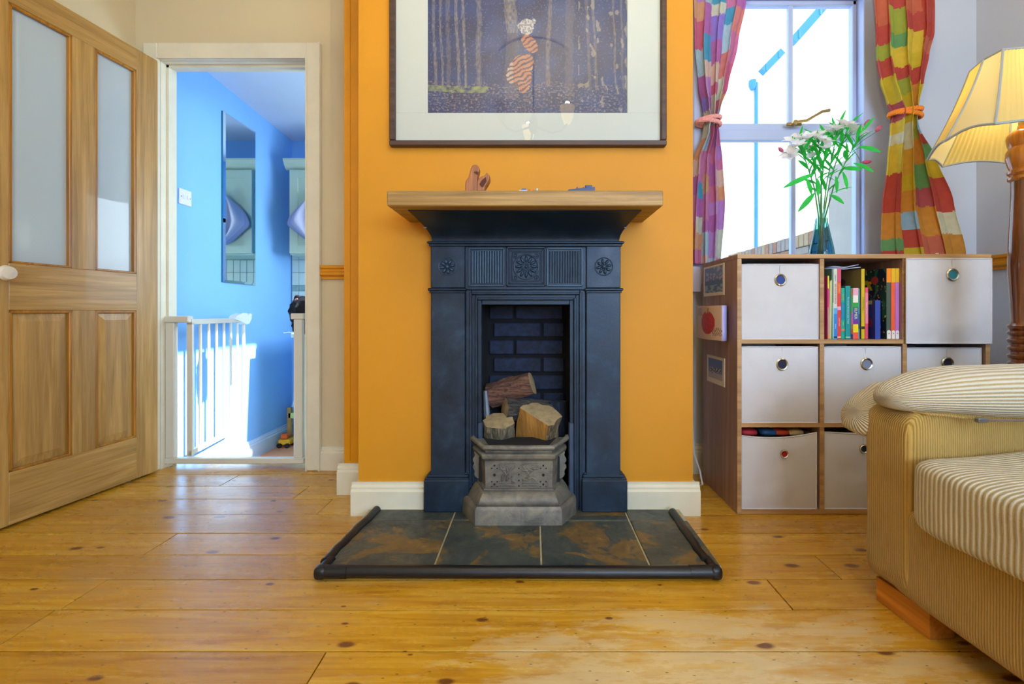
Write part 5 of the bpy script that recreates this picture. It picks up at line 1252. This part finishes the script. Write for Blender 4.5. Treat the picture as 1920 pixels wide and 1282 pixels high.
# blossom prototypes share mesh data
def proto_blossom():
    m = MB()
    for k in range(6):
        g = 2 * PI * k / 6; d = Vector((math.cos(g) * .75, math.sin(g) * .75, .8)); lens(m, (0, 0, .0), d, (-math.cos(g), -math.sin(g), .9), .042, .027, .30, 5)
    for k in range(5):
        g = 2 * PI * k / 5; m.tube([(0, 0, 0), (.006 * math.cos(g), .006 * math.sin(g), .026)], .0008, 4)
    o = m.build('blossom', petm, None, 2); o.data.name = 'blossom'; return o
def proto_bud():
    m = MB().lathe([(0, 0), (.005, .004), (.0085, .014), (.006, .026), (.0, .034)], (0, 0, 0), 8); return m.build('bud', pink, None, True)
pb = proto_blossom(); pd = proto_bud(); used = {'a': False, 'b': False}
def place(pro, key, loc, d, par, sc_=1.0):
    o = pro if not used[key] else pro.copy()
    if used[key]: COL.objects.link(o)
    used[key] = True; o.parent = par; o.matrix_parent_inverse = Matrix.Translation(par.location).inverted(); o.location = loc
    o.rotation_mode = 'QUATERNION'; o.rotation_quaternion = Vector(d).to_track_quat('Z', 'X'); o.scale = (sc_,) * 3
    return o
sprays = [  # head pixel, depth, blossom pixels, bud pixels, label
    ((1498, 268), 1.86, [(1485, 262), (1500, 258), (1478, 285)], [(1466, 281)], 'flower stem leaning furthest left with white blooms and a pale bud'),
    ((1520, 278), 1.92, [(1512, 268), (1505, 284)], [], 'white flower stem just inside the leftmost one'),
    ((1535, 262), 1.86, [(1528, 254), (1543, 266)], [], 'white flower stem rising nearly straight above the vase'),
    ((1550, 260), 1.94, [(1556, 250), (1540, 250)], [], 'white flower stem behind the straight central one'),
    ((1572, 240), 1.88, [(1560, 240), (1576, 232)], [], 'tall white flower stem right of the vase centre'),
    ((1590, 240), 1.92, [(1592, 238), (1600, 246)], [(1617, 232)], 'tallest flower stem with white blooms and an upright pink bud'),
    ((1608, 262), 1.87, [], [(1638, 243), (1612, 300)], 'flower stem leaning furthest right with pink buds'),
]
rl = random.Random(3)
for si, (hp, Y, bl, bd_, lab) in enumerate(sprays):
    foot = vc + Vector((rl.uniform(-.02, .02), rl.uniform(-.015, .015), .012)); neck = vc + Vector(((si - 3) * .0042, rl.uniform(-.009, .009), .175))
    head = Vector((PX(hp[0], Y), Y, PZ(hp[1], Y)))
    t = thing('flower_stem', lab, 'flower', tuple(foot), group='white flowers in the glass vase')
    dirn = (head - neck); m1 = neck + dirn * .35 + Vector((dirn.x * -.10, 0, .015)); m2 = neck + dirn * .7 + Vector((dirn.x * -.05, 0, .012))
    m = MB().tube([foot, foot.lerp(neck, .5), neck, m1, m2, head], [.0026, .0026, .0026, .0025, .0022, .0018], 6)
    for (p, q) in bl + bd_:
        e = Vector((PX(p, Y), Y - .01, PZ(q + 7, Y))); st = m2.lerp(head, .55); m.tube([st, st.lerp(e, .5) + Vector((0, 0, .004)), e], .0013, 5)
    m.build('stem', stemm, t, True)
    for (p, q) in bl:
        e = Vector((PX(p, Y), Y - .01, PZ(q + 7, Y))); dd = (e - m2).normalized() + Vector((0, -.45, .5)); place(pb, 'a', e, dd, t, rl.uniform(.95, 1.2)); place(pb, 'a', e + Vector((rl.uniform(-.02, .02), rl.uniform(-.02, .01), rl.uniform(-.022, .006))), dd + Vector((rl.uniform(-.7, .7), -.3, -.2)), t, rl.uniform(.8, 1.05))
    for (p, q) in bd_:
        e = Vector((PX(p, Y), Y - .01, PZ(q + 6, Y))); place(pd, 'b', e, (e - m2).normalized() + Vector((.2, 0, .3)), t, rl.uniform(.9, 1.15))
    for k in range(17):
        f = .25 + .75 * (k / 16) ** .6; path = [neck, m1, m2, head]; seg = min(2, int(f * 3)); b0 = path[seg].lerp(path[seg + 1], f * 3 - seg if seg < 2 else min(1, f * 3 - 2))
        g = k * 2.4 + si; d = Vector((math.cos(g) * .9, math.sin(g) * .6, .75 if f > .5 else .25)) + dirn.normalized() * .5
        lf_ = MB(); lens(lf_, b0, d, (0, .25, 1), rl.uniform(.045, .078), rl.uniform(.010, .017), rl.uniform(.05, .35), 6); lf_.build('leaf', leafm, t, 2)
# long drooping leaves low on the bunch
for (a, c, Y, wd, par) in (((1526, 326), (1468, 350), 1.86, .022, 0), ((1512, 335), (1518, 365), 1.88, .020, 1), ((1527, 362), (1494, 396), 1.85, .022, 1), ((1556, 365), (1578, 382), 1.86, .022, 3),
                           ((1580, 322), (1585, 355), 1.87, .018, 4), ((1578, 316), (1612, 318), 1.86, .022, 5), ((1600, 306), (1634, 322), 1.85, .022, 5), ((1610, 275), (1647, 285), 1.86, .024, 6), ((1612, 250), (1634, 222), 1.87, .014, 6), ((1567, 330), (1565, 362), 1.87, .016, 4), ((1532, 335), (1530, 368), 1.85, .022, 2)):
    t = [o for o in bpy.data.objects if o.name.startswith('flower_stem')][par]
    A = Vector((PX(a[0], Y), Y, PZ(a[1], Y))); C = Vector((PX(c[0], Y), Y - .02, PZ(c[1], Y)))
    lf_ = MB(); lens(lf_, A, C - A, (0, -1, .35), (C - A).length, wd, .12, 7); lf_.build('leaf', leafm, t, 2)

# ================================================================== CURTAINS
def cloth_colours(seed, pal, cols=7, H=1.6):
    r_ = random.Random(seed); C = []
    for c in range(cols):
        z = 0; L = []; last = None
        while z < H:
            h = r_.uniform(.06, .17); k = r_.choice([q for q in pal if q != last]); last = k; L.append((z, z + h, lin(k)[:3])); z += h
        C.append(L)
    def f(u, v):
        x = u * cols + .10 * nz(u * 8, v * 9, 1, seed) ; c = int(max(0, min(cols - 1, x))); z = (v * H + .012 * nz(u * 30, v * 30, 1, seed + 1)) % H
        for a, b_, k in C[c]:
            if a <= z < b_:
                w_ = .94 + .10 * nz(u * 40, v * 60, 1, 4); return tuple(q * w_ for q in k)
        return C[c][-1][2]
    return f
def curtain(lab, edges, tie_px, Y, pal, seed, folds, tie_mat, tlab, amp, cols):
    """edges: (py, px left, px right) rows from top to bottom at depth Y"""
    t = thing('curtain', lab, 'curtain', (PX(edges[0][1], Y), Y, PZ(edges[-1][0], Y)), group='patchwork curtains at the sash window')
    E = [(PZ(py, Y), PX(a, Y), PX(c, Y)) for py, a, c in edges]; zt, zb = E[0][0], E[-1][0]
    def ed(z):
        for (z1, a1, c1), (z0, a0, c0) in zip(E[:-1], E[1:]):
            if z0 <= z <= z1 + 1e-9:
                k = (z1 - z) / (z1 - z0); k = k * k * (3 - 2 * k) * .6 + k * .4; return a1 + (a0 - a1) * k, c1 + (c0 - c1) * k
        return E[-1][1], E[-1][2]
    wmax = max(c - a for _, a, c in E)
    def pos(u, v):
        z = zt + (zb - zt) * v; a, c = ed(z); w_ = c - a; comp = 1 - w_ / wmax
        ph = 2 * PI * folds * u + .9 * math.sin(v * 4 + seed) * (1 - comp)
        x = a + w_ * u + (.10 * w_ / folds) * math.sin(ph * 2 + 1)
        y = Y + amp * (.7 + .8 * comp) * math.sin(ph) + .010 * math.sin(v * 9 + u * 5 + seed) - .02 * comp * math.cos((u - .5) * PI)
        return (x, y, z)
    o = grid_col('curtain_cloth', 150, 200, pos, cloth_colours(seed, pal, cols), vcol('curtain_fabric', .85, .42), t)
    so = o.modifiers.new('s', 'SOLIDIFY'); so.thickness = .0012
    # rope tie-back, two turns
    tx0, tx1, tpy = tie_px; z = PZ(tpy, Y); cxm = (PX(tx0, Y) + PX(tx1, Y)) / 2; rx = (PX(tx1, Y) - PX(tx0, Y)) / 2
    rope = MB()
    for turn in range(2):
        for st in range(3):
            pts = []
            for i in range(90):
                g = 2 * PI * i / 90; tw = i * .95 + st * 2 * PI / 3
                pts.append((cxm + (rx + .004 * math.cos(tw)) * math.cos(g), Y + (.036 + .004 * math.cos(tw)) * math.sin(g), z + (turn - .5) * .016 + .006 * math.sin(tw) + .010 * math.cos(g) * (1 if turn else -.6)))
            rope.tube(pts, .0052, 6, closed=True)
    o = rope.build('rope_tieback', tie_mat, None, True); tag(o, tlab, 'tieback', 'rope curtain tiebacks')
palL_flare = ['#d8789c', '#de9494', '#c47cc4', '#e4ccc4', '#b8d4e4', '#5cb0d4', '#d8dcd0', '#d890c0', '#a490e4', '#d888b4', '#e0b090', '#cc9cdc']  # same cloth as the right curtain; purple flare put into these colours
palR = ['#cf5648', '#dfc83a', '#e0a040', '#c4606a', '#7cb274', '#a8cbe0', '#e4dfc0', '#d87858', '#b4bc4c', '#e4b848', '#cf5a50', '#e8cf4a']
curtain('patchwork curtain tinted pink and lilac by flare, on the left side of the sash window', [(-40, 1300, 1412), (0, 1300, 1400), (80, 1302, 1383), (160, 1310, 1365), (200, 1318, 1352), (225, 1322, 1346), (250, 1318, 1349), (300, 1298, 1352), (380, 1293, 1355), (495, 1290, 1349)],
        (1306, 1350, 228), 2.135, palL_flare, 5, 3.5, paint('pink_rope', '#e09a98', .8, .1, 60), 'pink twisted rope tied round the left curtain', .016, 5)
curtain('red, yellow and green patchwork curtain on the right side of the sash window', [(-40, 1628, 1756), (0, 1634, 1755), (60, 1641, 1752), (100, 1645, 1742), (150, 1655, 1733), (190, 1668, 1725), (212, 1676, 1720), (235, 1672, 1724), (300, 1664, 1752), (380, 1656, 1778), (482, 1656, 1805)],
        (1669, 1726, 213), 2.06, palR, 11, 3.5, paint('orange_rope', '#e88422', .8, .1, 60), 'orange twisted rope tied round the right curtain', .020, 4)

# ================================================================== STANDARD LAMP
LX, LY = 1.585, 1.46
la = thing('floor_lamp', 'standard lamp with turned dark wood column and pleated cream shade', 'lamp', (LX, LY, 0))
prof = [(0, 0), (.15, 0), (.155, .02), (.12, .04), (.07, .06), (.04, .09), (.045, .14), (.034, .16), (.03, .2), (.034, .35), (.036, .5), (.034, .56)]
for q, z in enumerate((.575, .60, .625, .65, .675, .70, .72)): prof += [(.036, z), (.042, z + .006), (.043, z + .014), (.036, z + .02)]
prof += [(.033, .75), (.036, .82), (.0415, .92), (.040, 1.00), (.037, 1.08), (.034, 1.16), (.034, 1.20)]
MB().lathe(prof, (LX, LY, 0), 32).build('column', M['lampwood'], la, True)
prof = [(.034, 1.20), (.042, 1.206), (.042, 1.214), (.036, 1.219), (.043, 1.226), (.043, 1.234), (.037, 1.24), (.041, 1.25), (.047, 1.275), (.047, 1.295), (.040, 1.31), (.043, 1.32), (.046, 1.34), (.044, 1.352), (.035, 1.362), (.02, 1.366), (.018, 1.38), (0, 1.38)]
MB().lathe(prof, (LX, LY, 0), 32).build('turned_capital', M['lampwood_l'], la, True)
MB().lathe([(.016, 1.378), (.018, 1.42), (.016, 1.43), (0, 1.43)], (LX, LY, 0), 14).tube([(LX - .06, LY, 1.40), (LX - .02, LY, 1.405), (LX + .02, LY, 1.405), (LX + .06, LY, 1.40)], .003, 6).build('lamp_holder', M['brass'], la, True)
MB().puff((LX, LY, 1.465), (.03, .03, .04), 2.1, 8).build('bulb', M['bulb'], la, True)
l_ = light('standard_lamp_glow', 'POINT', (LX, LY, 1.47), (0, 0, 0), 7, (1.0, .84, .50)); l_.data.shadow_soft_size = .04
# shade: eight panels, alternately plain and pleated, concave sweep
oct_b = [(-.30, -.05), (-.276, -.174), (.18, -.225), (.30, -.12), (.29, .08), (.12, .165), (-.083, .205), (-.20, .133)]
oct_t = [(-.167, -.033), (-.165, -.088), (.09, -.135), (.165, -.07), (.155, .045), (.06, .095), (-.05, .112), (-.145, .033)]
ZS0, ZS1 = 1.312, 1.572
def sp(k, u, v, out=0.0):
    """point on panel k: u along the panel, v 0 bottom .. 1 top"""
    b0, b1 = Vector(oct_b[k]), Vector(oct_b[(k + 1) % 8]); t0, t1 = Vector(oct_t[k]), Vector(oct_t[(k + 1) % 8])
    B = b0.lerp(b1, u); Tt = t0.lerp(t1, u); e = v + .07 * math.sin(PI * v) ; p = B.lerp(Tt, e)
    nrm = Vector(((b1 - b0).y, -(b1 - b0).x)).normalized(); p = p + nrm * out
    z = ZS0 + (ZS1 - ZS0) * v + .014 * math.sin(PI * u) * (1 - v) ** 2 + .008 * (1 - abs(2 * u - 1)) * v * 0
    return (LX + p.x, LY + p.y, z)
def shade_mat(name, c, ct, tw):
    k = N(name); k.base(lin(c), .8); tr = k.n('BsdfTranslucent'); tr.inputs[0].default_value = lin(ct); mx = k.n('MixShader'); mx.inputs[0].default_value = tw
    k.l(k.b.outputs[0], mx.inputs[1]); k.l(tr.outputs[0], mx.inputs[2]); k.l(mx.outputs[0], k.out.inputs[0]); return k.m
SHP = shade_mat('shade_plain_silk', '#efe2ae', '#f0e0a0', .32); SHL = shade_mat('shade_pleated_silk', '#e6d08a', '#f0d070', .45); TRM = paint('grey_satin_trim', '#9aa2a6', .5, .03)
for k in range(8):
    pleat = k in (1, 3, 5, 7); nu = 96 if pleat else 8; nv = 10; m = MB(); vs = []
    L = (Vector(oct_b[(k + 1) % 8]) - Vector(oct_b[k])).length; npl = max(6, int(L / .016))
    for j in range(nv + 1):
        for i in range(nu + 1):
            u = i / nu; vs.append(sp(k, u, j / nv, .0022 * math.sin(u * npl * 2 * PI) if pleat else 0))
    fs = [(j * (nu + 1) + i, j * (nu + 1) + i + 1, (j + 1) * (nu + 1) + i + 1, (j + 1) * (nu + 1) + i) for j in range(nv) for i in range(nu)]
    m.add(vs, fs).build('pleated_panel' if pleat else 'plain_panel', SHL if pleat else SHP, la, 2)
m = MB()
for k in range(8):
    m.tube([sp(k, 0, v / 8, .0015) for v in range(9)], .0032, 6)
m.tube([sp(k, u / 6, 0, .0) for k in range(8) for u in range(6)], .0038, 6, closed=True); m.tube([sp(k, u / 6, 1, .0) for k in range(8) for u in range(6)], .0036, 6, closed=True)
m.build('shade_trim', TRM, la, True)
m = MB()
for k in (0, 2, 4, 6): p = sp(k, 0, 1); m.tube([p, (LX, LY, ZS1 - .004)], .0018, 5)
m.tube([(LX, LY, 1.43), (LX - .05, LY, 1.47), (LX - .045, LY, 1.53), (LX, LY, ZS1 - .004), (LX + .045, LY, 1.53), (LX + .05, LY, 1.47), (LX, LY, 1.43)], .0018, 5); m.build('shade_carrier', M['brass'], la)

# ================================================================== SOFA
so_ = thing('sofa', 'tan corded sofa with pale ribbed cushions at the right of the room', 'sofa', (.914, 1.245, 0), R(5.26), local=True)
SF, RB = M['sofa'], M['rib']
def sc_noise(a, s, seed=0): return lambda v: v
MB().puff((.535, -1.0, .180), (.547, 1.0, .122), 16, 18, .004, 4, 1).build('base_frame', SF, so_, True)
# far arm
def armfn(v): 
    return v
MB().puff((.545, -.072, .300), (.557, .072, .242), 14, 18, .003, 6, 2).build('arm', SF, so_, True)
MB().puff((.55, -1.93, .30), (.55, .07, .25), 12, 12, .003, 6, 3).build('arm', SF, so_, True)
MB().puff((.98, -1.0, .44), (.12, .98, .40), 8, 12, .006, 5, 4).build('backrest', SF, so_, True)
def pillow(v):
    x, y, z = v
    z += .008 * noise.noise(Vector((x * 3, y * 1, 3))) + .002 * noise.noise(Vector((x * 14, y * 9, 7)))
    k = max(0, (.14 - x) / .2); z -= .020 * k * k; 
    return Vector((x, y, z))
ap = MB().puff((.555, -.085, .572), (.590, .115, .068), 2.6, 26, .002, 7, 5, fn=pillow).build('arm_pillow', M['rib_pillow'], so_, 2)
def lobe(v):
    x, y, z = v; z -= .05 * max(0, (.10 - x) / .13) ; z += .006 * noise.noise(Vector((x * 12, y * 12, 1))); return Vector((x, y, z))
MB().puff((.140, .028, .515), (.165, .085, .060), 2.8, 18, .008, 9, 6, fn=lobe).build('pillow_flap', M['rib_flap'], ap, 2)
zp = MB().tube([(.125 + .08 * i, -.190 - .004 * (i > 0) - .008 * math.sin(min(1, i / 3) * 1.5), .524 - .006 * min(1, i / 3) + .0015 * math.sin(i * 1.3)) for i in range(13)], .0030, 6).build('zipper', paint('brown_zip', '#6a5a50', .5), ap, True)
MB().box(.108, .132, -.199, -.186, .519, .530, .002).build('zip_pull', paint('grey_zip_pull', '#7c8088', .3, .05, 9, 0, .8), ap)
MB().tube([(-.005, -.10, .535), (.03, -.148, .530), (.08, -.155, .527), (.14, -.17, .520), (.2, -.178, .515)], .0028, 6).build('piping', SF, ap, True)
def cush(v):
    x, y, z = v; z += .012 * math.sin(max(0, min(1, (x + .02) / .9)) * PI) + .006 * noise.noise(Vector((x * 4, y * 4, 2))); return Vector((x, y, z))
for k, (yc, hh_) in enumerate(((-.555, .405), (-1.37, .405))):
    MB().puff((.405, yc, .352), (.465, hh_, .084), 11.0, 26, .005, 5, 8 + k, fn=cush).build('seat_cushion', RB, so_, 2)
for k, yc in enumerate((-.56, -1.36)): MB().puff((.83, yc, .62), (.13, .38, .22), 3.4, 14, .01, 5, 12 + k).build('back_cushion', RB, so_, 2)
for (x0, y0) in ((.012, -.17), (.012, -1.95), (.98, -.17), (.98, -1.95)):
    MB().prism([(x0, y0 + .0), (x0 + .065, y0 + .0), (x0 + .065, y0 + .15), (x0, y0 + .15)], 2, 0.0005, .064).build('foot', M['foot'], so_)
